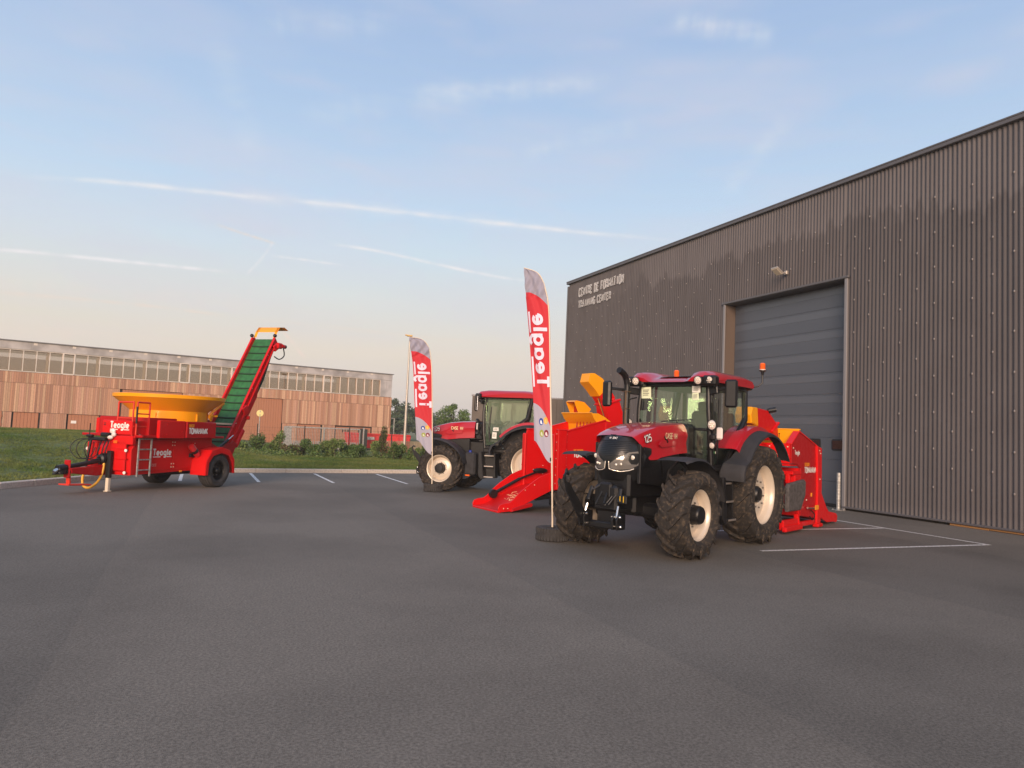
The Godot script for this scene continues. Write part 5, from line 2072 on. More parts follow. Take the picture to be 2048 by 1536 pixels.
func bolts(o: Node3D, pts: Array, axis: Vector3, r := .012, m: Material = null) -> void:
	for p in pts:
		var g := Geo.new()
		var z := axis.normalized()
		var x := z.cross(Vector3(.3, .9, .2)).normalized()
		g.lathe([Vector2(0, r * .8), Vector2(r * .8, r * .7), Vector2(r, 0)], 6, Transform3D(Basis(x, z.cross(x), z), p))
		put(g, "bolt", m if m else mats.steel, o, 0)


# ---- trailed straw processor with a yellow tub and a tall green belt
func straw_mill_trailed() -> void:
	var t := thing("straw_processor", "red trailed straw processor with a yellow tub and raised green belt conveyor", "straw processor", Vector3(-.344, 0, -21.905), heading(Vector2(-.636, .77)))
	var red: Material = mats.machine_red
	var g := Geo.new()
	g.extrude([Vector2(-.18, .46), Vector2(2.58, .40), Vector2(2.60, 1.0), Vector2(2.40, 1.24), Vector2(-.18, 1.28)], .66, -.66, .012)
	put(g, "hull", red, t)
	# pressed panels on both flanks
	for s in [-1.0, 1.0]:
		for e in [[1.28, 2.02, .50, 1.22], [.42, 1.25, .50, 1.22], [2.05, 2.36, .48, 1.16]]:
			g = Geo.new()
			g.box(P((e[0] + e[1]) * .5, (e[2] + e[3]) * .5, s * .668), Vector3(e[1] - e[0], e[3] - e[2], .014), .005)
			put(g, "side_panel", red, t, 0)
		bolts(t, [P(1.30, .56, s * .676), P(1.30, .64, s * .676), P(1.30, 1.1, s * .676), P(1.30, 1.18, s * .676), P(1.22, .56, s * .676), P(1.22, .64, s * .676), P(1.22, 1.1, s * .676), P(1.22, 1.18, s * .676), P(.5, 1.15, s * .676), P(2.0, 1.12, s * .676)], Vector3(0, 0, -s), .014, mats.cream_paint)
		# covers that overhang the flank
		g = Geo.new()
		g.box(P(.66, 1.50, s * .95), Vector3(1.10, .42, .10), .02)
		g.box(P(.66, 1.69, s * .80), Vector3(1.10, .04, .36), .01)
		put(g, "belt_cover", mats.machine_red_dark, t, 0)
		g = Geo.new()
		g.box(P(1.66, 1.50, s * .92), Vector3(.88, .44, .10), .02)
		put(g, "belt_cover", red, t, 0)
		bolts(t, [P(1.34, 1.45, s * .975), P(1.85, 1.38, s * .975), P(1.85, 1.62, s * .975)], Vector3(0, 0, -s), .018, mats.machine_red)
	g = Geo.new()
	g.box(P(1.1, 1.32, 0), Vector3(2.9, .06, 1.80), .01)
	g.box(P(1.1, 1.55, 0), Vector3(2.2, .44, 1.5), .01)
	put(g, "deck", mats.machine_red_dark, t, 0)
	side_text(t, "TOMAHAWK", 1.13, 1.41, 1.001, .13, .24, mats.white_paint, .80)
	side_text(t, "8800", 1.14, 1.575, 1.001, .065, .26, mats.orange_print, .9)
	side_text(t, "Teagle", 1.93, .86, .676, .145, .25, mats.white_paint, .92, true)
	side_text(t, "Teagle", 1.93, .86, -.676, .145, .25, mats.white_paint, .92, true)
	side_text(t, "CCC", 1.95, .60, .676, .05, .16, mats.rim, 1.3)
	# front end
	g = Geo.new()
	g.box(P(2.63, .88, -.44), Vector3(.09, .54, .28), .02)
	g.box(P(2.625, .84, .24), Vector3(.05, .70, .60), .02)
	g.box(P(2.64, .78, .42), Vector3(.06, .03, .34), .006)
	g.box(P(2.64, 1.02, .40), Vector3(.06, .03, .38), .006)
	put(g, "front_plate", red, t)
	for e in [[.98, .56], [.46, .56], [.98, -.58], [.46, -.58]]:
		g = Geo.new()
		g.lathe([Vector2(0, .018), Vector2(.035, .015), Vector2(.04, 0)], 14, Transform3D(Basis(Vector3.UP, PI / 2), P(2.655, e[0], e[1])))
		put(g, "reflector", mats.white_paint, t, 30)
	g = Geo.new()
	g.box(P(2.40, 1.51, .22), Vector3(.46, .34, .88), .02)
	put(g, "front_cover", red, t)
	g = Geo.new()
	lettering(g, "Teagle", .14, .25, func(x, y, z): return P(2.631 + z, 1.50 + y, .03 + x), .004, .86, .08, true)
	put(g, "lettering", mats.white_paint, t, 0)
	g = Geo.new()
	for y in [1.56, 1.60]:
		g.box(P(2.632, y, -.14), Vector3(.01, .018, .07), .004)
	put(g, "cover_slot", mats.black_satin, t)
	# platform with its rails and ladder
	g = Geo.new()
	g.box(P(2.30, 1.30, .52), Vector3(.62, .05, .46), .008)
	g.box(P(2.60, 1.22, .42), Vector3(.10, .20, .62), .01)
	put(g, "platform", red, t)
	g = Geo.new()
	g.box(P(2.66, 1.17, .24), Vector3(.03, .07, .11), .008)
	put(g, "marker_light", mats.amber, t)
	g = Geo.new()
	var post := func(p: Vector3, y1: float) -> void:
		g.tube([p, Vector3(p.x, y1, p.z)], .021, 8)
	post.call(P(2.60, 1.36, .20), 2.11)
	post.call(P(2.60, 1.33, .64), 2.14)
	post.call(P(2.52, 1.33, .68), 2.13)
	post.call(P(2.14, 1.33, .68), 2.13)
	g.tube([P(2.60, 2.11, .20), P(2.60, 2.12, .64)], .021, 8)
	g.tube([P(2.60, 1.74, .20), P(2.60, 1.74, .64)], .016, 8)
	g.tube([P(2.52, 2.12, .68), P(2.14, 2.12, .68)], .021, 8)
	g.tube([P(2.52, 1.85, .68), P(2.14, 1.85, .68)], .016, 8)
	g.tube([P(2.60, 1.55, .66), P(2.14, 1.55, .68)], .016, 8)
	put(g, "guard_rail", mats.rail_red, t, 50)
	g = Geo.new()
	g.rod(P(2.55, 1.62, .70), P(2.55, 2.02, .70), .022, 10)
	put(g, "gas_strut", mats.black_satin, t, 50)
	var lad := group_part("ladder", t)
	for f in [2.44, 2.05]:
		g = Geo.new()
		g.box(P(f, .86, .72), Vector3(.055, 1.00, .03), .01)
		put(g, "ladder_rail", mats.galvanised, lad, 0)
	for k in 4:
		g = Geo.new()
		g.box(P(2.245, .52 + .245 * k, .72), Vector3(.38, .03, .03), .008)
		put(g, "rung", mats.galvanised, lad, 0)
	# drawbar
	g = Geo.new()
	g.extrude([Vector2(2.4, .40), Vector2(3.0, .38), Vector2(3.66, .46), Vector2(3.70, .58), Vector2(3.1, .60), Vector2(2.5, .66)], .10, -.10, .015)
	g.box(P(3.70, .56, 0), Vector3(.05, .40, .17), .02)
	put(g, "drawbar", mats.machine_red_dark, t)
	g = Geo.new()
	g.box(P(3.46, .20, 0), Vector3(.62, .035, .30), .01, Basis(Vector3(0, 0, 1), .05))
	g.bar(P(3.64, .22, 0), P(3.66, .46, 0), .10, .05, .01)
	put(g, "skid_foot", mats.rail_red, t)
	g = Geo.new()
	g.lathe([Vector2(.05, -.05), Vector2(.09, -.05), Vector2(.09, .05), Vector2(.05, .05), Vector2(.05, -.05)], 18, Transform3D(Basis(Vector3(1, 0, 0), PI / 2), P(3.86, .50, 0)))
	g.box(P(3.76, .50, 0), Vector3(.08, .10, .14), .02)
	g.box(P(3.98, .46, .02), Vector3(.20, .03, .06), .01)
	put(g, "towing_eye", mats.black_satin, t)
	# drive shaft
	g = Geo.new()
	g.tube([P(2.58, .76, .02), P(2.80, .73, .02), P(3.92, .57, 0)], .052, 12)
	g.lathe([Vector2(.075, 0), Vector2(.135, .04), Vector2(.14, .2), Vector2(.11, .27), Vector2(.06, .29)], 18, Transform3D(Basis(Vector3.UP, PI / 2), P(2.58, .76, .02)))
	g.tube([P(3.78, .59, 0), P(3.95, .565, 0)], .085, 12)
	put(g, "drive_shaft", mats.black_satin, t, 40)
	g = Geo.new()
	g.tube([P(3.95, .55, 0), P(4.03, .50, 0)], .045, 10)
	put(g, "shaft_yoke", mats.chrome, t, 40)
	# jack
	var jack := group_part("parking_jack", t)
	g = Geo.new()
	g.box(P(2.72, .64, .17), Vector3(.11, .64, .12), .02)
	put(g, "jack_case", mats.black_satin, jack)
	g = Geo.new()
	g.box(P(2.72, .17, .17), Vector3(.085, .33, .085), .012)
	g.box(P(2.72, .016, .17), Vector3(.13, .02, .12), .006)
	put(g, "jack_leg", mats.cream_paint, jack)
	# hoses and valve block
	g = Geo.new()
	g.box(P(2.74, 1.22, -.20), Vector3(.14, .08, .50), .02)
	g.box(P(2.78, 1.29, -.40), Vector3(.10, .06, .18), .02)
	g.box(P(2.70, 1.33, -.02), Vector3(.16, .10, .22), .03)
	g.rod(P(2.74, 1.25, -.46), P(2.74, 1.58, -.46), .012, 6)
	put(g, "valve_block", mats.black_satin, t)
	g = Geo.new()
	g.dome(P(2.66, 1.42, .14), Vector3(.05, .07, .08), 9, 6)
	g.dome(P(2.68, 1.34, .20), Vector3(.05, .06, .06), 8, 5)
	g.dome(P(2.70, 1.27, .12), Vector3(.05, .05, .08), 9, 5)
	put(g, "wrapped_control", mats.clear_plastic, t, 0)
	for e in [[-.50, .92, .42], [-.36, .90, .30], [-.16, .84, .20]]:
		g = Geo.new()
		g.tube(curve([P(2.76, 1.22, e[0] + .1), P(2.95, 1.18, e[0] - .1), P(3.06, .98, e[0] - e[2] * .4), P(2.98, .76, e[0] - .02), P(2.80, .80, e[0] + .16), P(2.70, 1.02, e[0] + .2)], 6), .010, 6)
		put(g, "hose", mats.black_satin, t, 60)
	for e in [[2.72, -.10], [2.74, .04], [2.70, .10]]:
		g = Geo.new()
		g.tube(curve([P(e[0], 1.20, e[1]), P(e[0] + .10, .95, e[1] + .01), P(e[0] + .04, .72, e[1] - .02), P(e[0], .5, e[1])], 5), .014, 6)
		put(g, "hose", mats.black_satin, t, 60)
	g = Geo.new()
	g.tube(curve([P(2.78, .74, .08), P(2.82, .45, .09), P(2.84, .22, -.02), P(2.86, .08, -.22), P(2.86, .12, -.40), P(2.84, .30, -.46), P(2.80, .48, -.44)], 6), .030, 8)
	put(g, "yellow_hose", mats.hose_yellow, t, 60)
	g = Geo.new()
	g.tube(curve([P(2.80, .48, -.44), P(2.80, .8, -.40), P(2.78, 1.2, -.36)], 4), .03, 8)
	put(g, "hose", mats.black_satin, t, 60)
	# wheels and their guards
	for s in [-1.0, 1.0]:
		var w := group_part("road_wheel", t)
		w.position = P(0, .435, s * .92)
		g = Geo.new()
		var q := .19
		g.lathe([Vector2(.25, -q * .8), Vector2(.30, -q), Vector2(.39, -q), Vector2(.425, -q * .8), Vector2(.436, -q * .4), Vector2(.438, 0), Vector2(.436, q * .4), Vector2(.425, q * .8), Vector2(.39, q), Vector2(.30, q), Vector2(.25, q * .8), Vector2(.25, -q * .8)], 36)
		for k in 4:
			var z := lerpf(-.6, .6, k / 3.0) * q
			g.lathe([Vector2(.434, z - .02), Vector2(.446, z - .016), Vector2(.446, z + .016), Vector2(.434, z + .02)], 36)
		put(g, "tyre", mats.plain_tyre, w, 30)
		g = Geo.new()
		g.lathe([Vector2(.265, -s * q * .8), Vector2(.255, -s * q * .7), Vector2(.23, -s * q * .4), Vector2(.225, -s * .01), Vector2(.15, -s * .0), Vector2(.13, -s * .03), Vector2(0, -s * .03)], 28)
		put(g, "rim", mats.black_satin, w, 30)
		g = Geo.new()
		g.lathe([Vector2(.085, 0), Vector2(.08, -s * .12), Vector2(.06, -s * .15), Vector2(0, -s * .15)], 18)
		put(g, "hub", mats.black_gloss, w, 30)
		g = Geo.new()
		for k in 6:
			var a := TAU * k / 6
			g.lathe([Vector2(0, -s * .05), Vector2(.016, -s * .045), Vector2(.018, -s * .0)], 6, Transform3D(Basis(), Vector3(cos(a), sin(a), 0) * .12))
		put(g, "wheel_nuts", mats.chrome, w, 30)
		g = Geo.new()
		g.strip([Vector2(.58, .34), Vector2(.56, .70), Vector2(.36, .98), Vector2(.0, 1.06), Vector2(-.34, .98), Vector2(-.54, .74), Vector2(-.58, .36)], s * .66, s * 1.12, .016)
		g.extrude([Vector2(.58, .34), Vector2(.56, .70), Vector2(.36, .98), Vector2(.0, 1.06), Vector2(-.34, .98), Vector2(-.54, .74), Vector2(-.58, .36), Vector2(-.50, .36), Vector2(-.46, .66), Vector2(-.3, .84), Vector2(0, .91), Vector2(.3, .84), Vector2(.46, .66), Vector2(.48, .34)], -s * 1.12, -s * 1.135, .004)
		put(g, "wheel_guard", red, t)
	g = Geo.new()
	g.rod(P(0, .435, -.8), P(0, .435, .8), .06, 10)
	g.box(P(.6, .38, 0), Vector3(1.6, .12, .5), .02)
	put(g, "axle", mats.black_satin, t)
	for s in [-.7, .7]:
		g = Geo.new()
		g.box(P(-.62, .44, s), Vector3(.03, .10, .34), .01)
		put(g, "rear_lamp", mats.extinguisher, t)
	g = Geo.new()
	g.box(P(.95, .44, .672), Vector3(.09, .05, .016), .005)
	put(g, "side_reflector", mats.orange_print, t)
	# fire extinguisher
	var ex := group_part("fire_extinguisher", t)
	g = Geo.new()
	var axis := Basis(Vector3(0, 0, 1), .75)
	g.lathe([Vector2(0, -.20), Vector2(.07, -.195), Vector2(.08, -.16), Vector2(.08, .14), Vector2(.06, .19), Vector2(.024, .21), Vector2(.024, .25), Vector2(0, .25)], 16, Transform3D(Basis(axis * Vector3(0, 1, 0), axis * Vector3(0, 0, 1), axis * Vector3(-1, 0, 0)), P(.64, .96, .80)))
	put(g, "cylinder", mats.extinguisher, ex, 40)
	g = Geo.new()
	g.lathe([Vector2(.081, -.04), Vector2(.084, -.02), Vector2(.084, .03), Vector2(.081, .05)], 16, Transform3D(Basis(axis * Vector3(0, 1, 0), axis * Vector3(0, 0, 1), axis * Vector3(-1, 0, 0)), P(.64, .96, .80)))
	g.box(P(.60, .84, .70), Vector3(.2, .10, .05), .01)
	put(g, "bracket", mats.black_satin, ex, 40)

	# tub
	var tub := P(.73, 0, 0)
	g = Geo.new()
	g.lathe([Vector2(.90, 1.70), Vector2(.94, 1.70), Vector2(.94, 1.96), Vector2(.955, 1.975), Vector2(1.325, 2.27), Vector2(1.345, 2.275), Vector2(1.35, 2.36), Vector2(1.335, 2.365), Vector2(1.31, 2.29), Vector2(.93, 1.985), Vector2(.90, 1.95), Vector2(.90, 1.70)], 64, Transform3D(UPRIGHT.basis, tub))
	put(g, "tub", mats.machine_yellow, t, 30)
	g = Geo.new()
	for a in [0.35, 1.45, 2.6, 3.7, 4.8, 5.9]:
		var d := Vector3(cos(a), 0, sin(a))
		g.bar(tub + d * .955 + Vector3(0, 1.72, 0), tub + d * .955 + Vector3(0, 1.90, 0), .05, .03, .006, d.cross(Vector3.UP))
	for da in [-.12, .12]:
		var d := Vector3(cos(4.1 + da), 0, sin(4.1 + da))
		g.bar(tub + d * 1.0 + Vector3(0, 1.92, 0), tub + d * 1.33 + Vector3(0, 2.24, 0), .035, .05, .006)
		g.box(tub + d * 1.0 + Vector3(0, 1.86, 0), Vector3(.07, .10, .07), .01)
	var e1 := Vector3(cos(4.1), 0, sin(4.1))
	g.bar(tub + e1 * 1.02 + Vector3(0, 1.74, 0), tub + e1 * 1.05 + Vector3(0, 2.06, 0), .05, .06, .01)
	g.bar(tub + e1 * 1.0 + Vector3(.16, 1.88, .1), tub + e1 * 1.0 + Vector3(-.16, 1.88, -.1), .05, .05, .01)
	g.tube([tub + e1 * 1.06 + Vector3(.05, 1.98, 0), tub + e1 * 1.10 + Vector3(.10, 1.90, 0), tub + e1 * 1.06 + Vector3(.12, 1.78, 0)], .025, 8)
	g.bar(tub + e1 * 1.3 + Vector3(0, 2.2, 0), tub + e1 * 1.3 + Vector3(0, 2.30, 0), .05, .05, .01)
	put(g, "tub_bracket", mats.machine_yellow, t)

	# conveyor: a trough of two cheeks, the ribbed belt on top and its return below
	var lo := Vector2(-.85, .66)
	var hi := Vector2(-3.12, 4.36)
	var u := (hi - lo).normalized()
	var nn := Vector2(-u.y, u.x) * -1.0   # towards the front and up
	if nn.x < 0:
		nn = -nn
	var at := func(a: float, h: float) -> Vector2:
		return lo + u * a + nn * h
	var total := lo.distance_to(hi)
	for s in [-1.0, 1.0]:
		g = Geo.new()
		g.extrude([at.call(.0, -.02), at.call(.0, .10), at.call(total, .10), at.call(total + .05, .03), at.call(total, -.14), at.call(total * .62, -.22), at.call(total * .55, -.34), at.call(.15, -.36)], -s * .36, -s * .385, .004)
		g.extrude([at.call(.05, .10), at.call(total, .10), at.call(total, .075), at.call(.05, .075)], -s * .36, -s * .44, .004)
		g.extrude([at.call(.35, -.10), at.call(total - .3, -.04), at.call(total - .3, -.08), at.call(.35, -.16)], -s * .36, -s * .45, .01)
		put(g, "conveyor_side", red, t)
		for k in 6:
			bolts(t, [P(at.call(.6 + .62 * k, .02).x, at.call(.6 + .62 * k, .02).y, s * .388)], Vector3(0, 0, -s), .02, mats.cream_paint)
		g = Geo.new()
		g.dome(P(at.call(total + .05, .13).x, at.call(total + .05, .13).y, s * .42), Vector3(.06, .06, .06), 10, 6)
		put(g, "end_roller_cap", mats.black_satin, t, 60)
	g = Geo.new()
	g.extrude([at.call(.1, .0), at.call(total - .02, .0), at.call(total + .05, -.05), at.call(total - .02, -.10), at.call(.1, -.10)], -.355, .355, 0)
	put(g, "belt", mats.belt_green, t)
	g = Geo.new()
	g.extrude([at.call(.5, -.30), at.call(total * .55, -.36), at.call(total * .7, -.36), at.call(total - .15, -.16), at.call(total - .15, -.13), at.call(total * .7, -.30), at.call(.5, -.26)], -.33, .33, 0)
	put(g, "belt_return", mats.belt_dark, t)
	for k in 16:
		g = Geo.new()
		var a := .35 + .265 * k
		if a > total - .1:
			break
		var path := []
		for i in 9:
			var l := lerpf(-.34, .34, i / 8.0)
			var q: Vector2 = at.call(a - .014 * (1.0 - pow(l / .34, 2)), .012)
			path.append(P(q.x, q.y, l))
		g.tube(path, .022, 6)
		put(g, "belt_cleat", mats.belt_dark, t, 60)
	g = Geo.new()
	for a in [1.02]:
		var q: Vector2 = at.call(a, .12)
		g.tube([P(q.x, q.y, -.42), P(q.x, q.y, .42)], .024, 8)
	var q2: Vector2 = at.call(1.16, .06)
	put(g, "cross_tie", red, t, 50)
	g = Geo.new()
	g.bar(P(q2.x, q2.y, -.34), P(q2.x, q2.y, .34), .02, .05)
	put(g, "belt_joint", mats.aluminium, t)
	# hinge halfway, motor, rams, guard
	g = Geo.new()
	for s in [-1.0, 1.0]:
		var h0: Vector2 = at.call(1.72, -.06)
		g.box(P(h0.x, h0.y, s * .43), Vector3(.26, .22, .08), .02, Basis(Vector3(0, 0, 1), 1.0))
		var h1: Vector2 = at.call(total - .25, -.06)
		g.box(P(h1.x - .05, h1.y, s * .44), Vector3(.20, .24, .08), .02, Basis(Vector3(0, 0, 1), 1.0))
	var hs: Vector2 = at.call(1.62, -.30)
	g.box(P(hs.x, hs.y, .43), Vector3(.10, .12, .10), .02)
	put(g, "hinge", red, t)
	g = Geo.new()
	var mo: Vector2 = at.call(total - .16, -.10)
	g.box(P(mo.x - .08, mo.y, .48), Vector3(.24, .18, .12), .03)
	g.tube([P(mo.x - .16, mo.y + .02, .5), P(mo.x - .30, mo.y, .5)], .06, 10)
	put(g, "belt_motor", red, t)
	g = Geo.new()
	g.tube([P(mo.x - .30, mo.y, .5), P(mo.x - .38, mo.y, .5)], .06, 10)
	g.tube(curve([P(mo.x - .28, mo.y - .05, .5), P(mo.x - .34, mo.y - .28, .5), P(mo.x - .10, mo.y - .42, .5), P(mo.x + .14, mo.y - .36, .48)], 5), .018, 6)
	put(g, "motor_hose", mats.black_satin, t)
	g = Geo.new()
	var gd: Vector2 = at.call(.95, -.36)
	g.box(P(gd.x, gd.y, .05), Vector3(.60, .14, .80), .03, Basis(Vector3(0, 0, 1), PI - atan2(u.y, -u.x)))
	put(g, "belt_guard", red, t)
	g = Geo.new()
	g.bar(P(-.62, .98, .50), P(-1.05, 1.24, .50), .07, .07, .015)
	put(g, "lift_ram", mats.black_satin, t)
	g = Geo.new()
	g.rod(P(-1.02, 1.22, .50), P(-1.25, 1.36, .50), .022, 8)
	put(g, "ram_rod", mats.chrome, t)
	g = Geo.new()
	for s in [-1.0, 1.0]:
		g.extrude([Vector2(-.16, .46), Vector2(-.6, .5), Vector2(-1.2, .62), Vector2(-1.46, 1.12), Vector2(-1.3, 1.2), Vector2(-.7, 1.0), Vector2(-.16, 1.26)], -s * .46, -s * .49, .006)
	put(g, "conveyor_cradle", mats.machine_red_dark, t)
	g = Geo.new()
	var rows := []
	for i in 9:
		var l := lerpf(-.40, .40, i / 8.0)
		rows.append([P(hi.x + .02, hi.y + .06, l), P(hi.x - .06, hi.y + .24, l), P(hi.x - .20, hi.y + .41, l), P(hi.x - .42, hi.y + .44, l), P(hi.x - .64, hi.y + .36, l)])
	g.loft(rows.slice(0, 2))
	g.loft(rows.slice(7, 9))
	var band := []
	for r in rows:
		band.append([r[1], r[2], r[3], r[4]])
	g.loft(band)
	put(g, "throw_hood", mats.machine_yellow, t, 50)


# ---- straw shredder with its ramp lowered to the ground on the left
func straw_mill_ramp() -> void:
	var t := thing("straw_shredder", "red straw shredder with its loading ramp lowered, behind the right-hand flag", "straw shredder", Vector3(6.09, 0, -15.93), heading(Vector2(.99, -.13)))
	var red: Material = mats.machine_red
	var g := Geo.new()
	for s in [-1.0, 1.0]:
		g = Geo.new()
		g.extrude([Vector2(1.40, .50), Vector2(1.40, 1.86), Vector2(1.70, 1.86), Vector2(2.83, 2.17), Vector2(3.02, 2.14), Vector2(3.02, .56)], -s * .61, -s * .655, .006)
		put(g, "side_wall", red, t)
		g = Geo.new()
		g.box(P(1.575, 1.20, s * .68), Vector3(.25, 1.38, .07), .015)
		g.box(P(1.575, 1.895, s * .665), Vector3(.27, .03, .12), .01)
		put(g, "wall_post", red, t)
		g = Geo.new()
		g.box(P(1.36, 1.14, s * .64), Vector3(.06, 1.30, .14), .02)
		g.bar(P(1.73, 1.875, s * .64), P(2.84, 2.18, s * .64), .08, .035, .008)
		g.box(P(2.86, 1.36, s * .67), Vector3(.06, 1.5, .03), .008)
		put(g, "wall_rim", red, t)
		for k in 7:
			bolts(t, [P(1.72, .72 + .18 * k, s * .66), P(1.43, .66 + .19 * k, s * .672)], Vector3(0, 0, -s), .011, mats.cream_paint)
		bolts(t, [P(1.62, .70 + .2, s * .60), P(1.9, 1.3, s * .608), P(1.9, 1.0, s * .608), P(1.9, .8, s * .608), P(1.9, 1.6, s * .608)], Vector3(0, 0, s), .013, mats.cream_paint)
	g = Geo.new()
	g.box(P(2.2, .52, 0), Vector3(1.66, .06, 1.22), .01)
	g.box(P(3.0, 1.2, 0), Vector3(.05, 1.9, 1.24), .01)
	put(g, "body_floor", mats.machine_red_dark, t)
	side_text(t, "TOMAHAWK", 1.93, 1.275, -.66, .105, .25, mats.white_paint, .86)
	side_text(t, "SC1200R", 1.93, 1.40, -.66, .055, .22, mats.orange_print, .9)
	# ramp: floor, two cheeks, rolled lip
	var ramp := group_part("loading_ramp", t)
	g = Geo.new()
	g.strip([Vector2(.0, .03), Vector2(.30, .07), Vector2(.62, .22), Vector2(1.0, .42), Vector2(1.42, .54)], -.60, .60, .025)
	g.box(P(.03, .02, 0), Vector3(.10, .05, 1.22), .012)
	put(g, "ramp_floor", red, ramp)
	for s in [-1.0, 1.0]:
		g = Geo.new()
		g.extrude([Vector2(.0, .01), Vector2(-.02, .10), Vector2(.02, .17), Vector2(.12, .205), Vector2(.26, .22), Vector2(.36, .28), Vector2(.47, .40), Vector2(.70, .58), Vector2(1.01, .78), Vector2(1.22, .87), Vector2(1.40, .92), Vector2(1.44, .52), Vector2(1.0, .33), Vector2(.66, .18), Vector2(.30, .03)], -s * .60, -s * .63, .006)
		put(g, "ramp_cheek", red, ramp)
		g = Geo.new()
		g.box(P(.16, .09, s * .64), Vector3(.10, .07, .02), .006)
		put(g, "wear_plate", red, ramp)
		bolts(t, [P(.10, .10, s * .655), P(.21, .10, s * .655), P(.66, .50, s * .632), P(.9, .62, s * .632)], Vector3(0, 0, -s), .013, mats.cream_paint)
		g = Geo.new()
		g.extrude([Vector2(.30, .02), Vector2(.84, .13), Vector2(.86, .19), Vector2(.80, .22), Vector2(.34, .10)], -s * .60, -s * .67, .01)
		put(g, "ramp_stiffener", mats.machine_red_dark, ramp)
	# the ram lies inside the far cheek
	g = Geo.new()
	g.tube([P(.50, .34, .50), P(1.18, .68, .50)], .040, 10)
	g.lathe([Vector2(0, -.05), Vector2(.10, -.05), Vector2(.11, 0), Vector2(.10, .05), Vector2(0, .05)], 18, Transform3D(Basis(), P(.46, .32, .50)))
	put(g, "ramp_ram", mats.black_satin, t, 40)
	g = Geo.new()
	g.tube([P(1.18, .68, .50), P(1.70, .86, .50)], .026, 10)
	g.dome(P(1.76, .88, .5), Vector3(.22, .07, .06), 12, 6)
	put(g, "ram_boot", mats.black_satin, t, 40)
	g = Geo.new()
	for k in 26:
		var b := Vector3(rng.randf_range(.55, .95), 0, rng.randf_range(-.2, .2))
		var yy := lerpf(.20, .40, (b.x - .55) / .4)
		var d := Vector3(rng.randf_range(-.06, .06), rng.randf_range(.0, .03), rng.randf_range(-.06, .06))
		g.bar(Vector3(b.x, yy + .03, b.z) - d, Vector3(b.x, yy + .03, b.z) + d, .006, .006)
	var straw := put(g, "straw_wisps", mats.badge, ramp, 0)
	straw.set_meta("kind", "stuff")
	# underframe
	g = Geo.new()
	g.bar(P(1.0, .30, -.5), P(1.9, .40, -.5), .08, .10, .015)
	g.bar(P(1.0, .30, .5), P(1.9, .40, .5), .08, .10, .015)
	g.extrude([Vector2(1.5, .46), Vector2(1.75, .46), Vector2(1.72, .05), Vector2(1.62, .05)], .46, .54, .01)
	g.box(P(2.5, .25, 0), Vector3(1.0, .44, .9), .03)
	put(g, "underframe", mats.black_satin, t)
	# rotor hood and teeth
	g = Geo.new()
	var rows := []
	for e in [[2.43, 2.33], [2.62, 2.335], [2.82, 2.26], [3.02, 2.14]]:
		rows.append([P(e[0], e[1], -.63), P(e[0], e[1], .63)])
	g.loft(rows)
	rows = []
	for e in [[2.43, 2.33], [2.50, 2.20], [2.62, 2.08], [2.66, 1.80]]:
		rows.append([P(e[0], e[1], -.62), P(e[0], e[1], .62)])
	g.loft(rows)
	for s in [-1.0, 1.0]:
		g.extrude([Vector2(2.43, 2.33), Vector2(2.62, 2.335), Vector2(2.82, 2.26), Vector2(3.02, 2.14), Vector2(2.7, 2.05), Vector2(2.62, 2.08), Vector2(2.50, 2.20)], -s * .62, -s * .64, .003)
	g.tube([P(2.43, 2.335, -.64), P(2.43, 2.335, .64)], .018, 6)
	put(g, "rotor_hood", mats.machine_yellow, t, 30)
	for k in 5:
		g = Geo.new()
		var l := -.42 + .14 * k
		g.extrude([Vector2(l - .025, 1.98), Vector2(l + .025, 1.98), Vector2(l, 2.13)], 2.55, 2.57, .003, SIDE)
		put(g, "hood_tooth", mats.machine_red_dark, t)
	# small spare hood behind it
	g = Geo.new()
	g.extrude([Vector2(2.50, 2.62), Vector2(2.56, 2.66), Vector2(2.80, 2.63), Vector2(3.02, 2.46), Vector2(2.92, 2.30), Vector2(2.66, 2.30)], -.58, -.565, .002)
	g.extrude([Vector2(2.50, 2.62), Vector2(2.56, 2.66), Vector2(2.80, 2.63), Vector2(3.02, 2.46), Vector2(2.92, 2.30), Vector2(2.66, 2.30)], -.22, -.205, .002)
	g.loft([[P(2.50, 2.62, .2), P(2.56, 2.66, .2), P(2.80, 2.63, .2), P(3.02, 2.46, .2)], [P(2.50, 2.62, .58), P(2.56, 2.66, .58), P(2.80, 2.63, .58), P(3.02, 2.46, .58)]])
	put(g, "side_spout", mats.machine_yellow, t, 30)
	g = Geo.new()
	g.box(P(2.84, 2.40, .39), Vector3(.22, .26, .33), .02)
	put(g, "spout_throat", mats.machine_red_dark, t)
	# blower chute: a square duct in two lengths and a yellow flap
	var duct := func(g: Geo, path: Array, wf: Array, wl: Array) -> void:
		var ring := []
		for i in path.size():
			var p: Vector2 = path[i]
			var d: Vector2 = (path[mini(i + 1, path.size() - 1)] - path[maxi(i - 1, 0)]).normalized()
			var n := Vector2(d.y, -d.x)
			var a: Vector2 = p + n * wf[i] * .5
			var b: Vector2 = p - n * wf[i] * .5
			ring.append([P(a.x, a.y, -wl[i] * .5 - .08), P(b.x, b.y, -wl[i] * .5 - .08), P(b.x, b.y, wl[i] * .5 - .08), P(a.x, a.y, wl[i] * .5 - .08)])
		g.loft(ring, true, true)
	g = Geo.new()
	duct.call(g, [Vector2(3.50, 1.9), Vector2(3.44, 2.24), Vector2(3.32, 2.64)], [.52, .50, .44], [.46, .44, .40])
	g.box(P(3.32, 2.655, -.08), Vector3(.50, .05, .48), .012, Basis(Vector3(0, 0, 1), .3))
	put(g, "chute", red, t, 30)
	g = Geo.new()
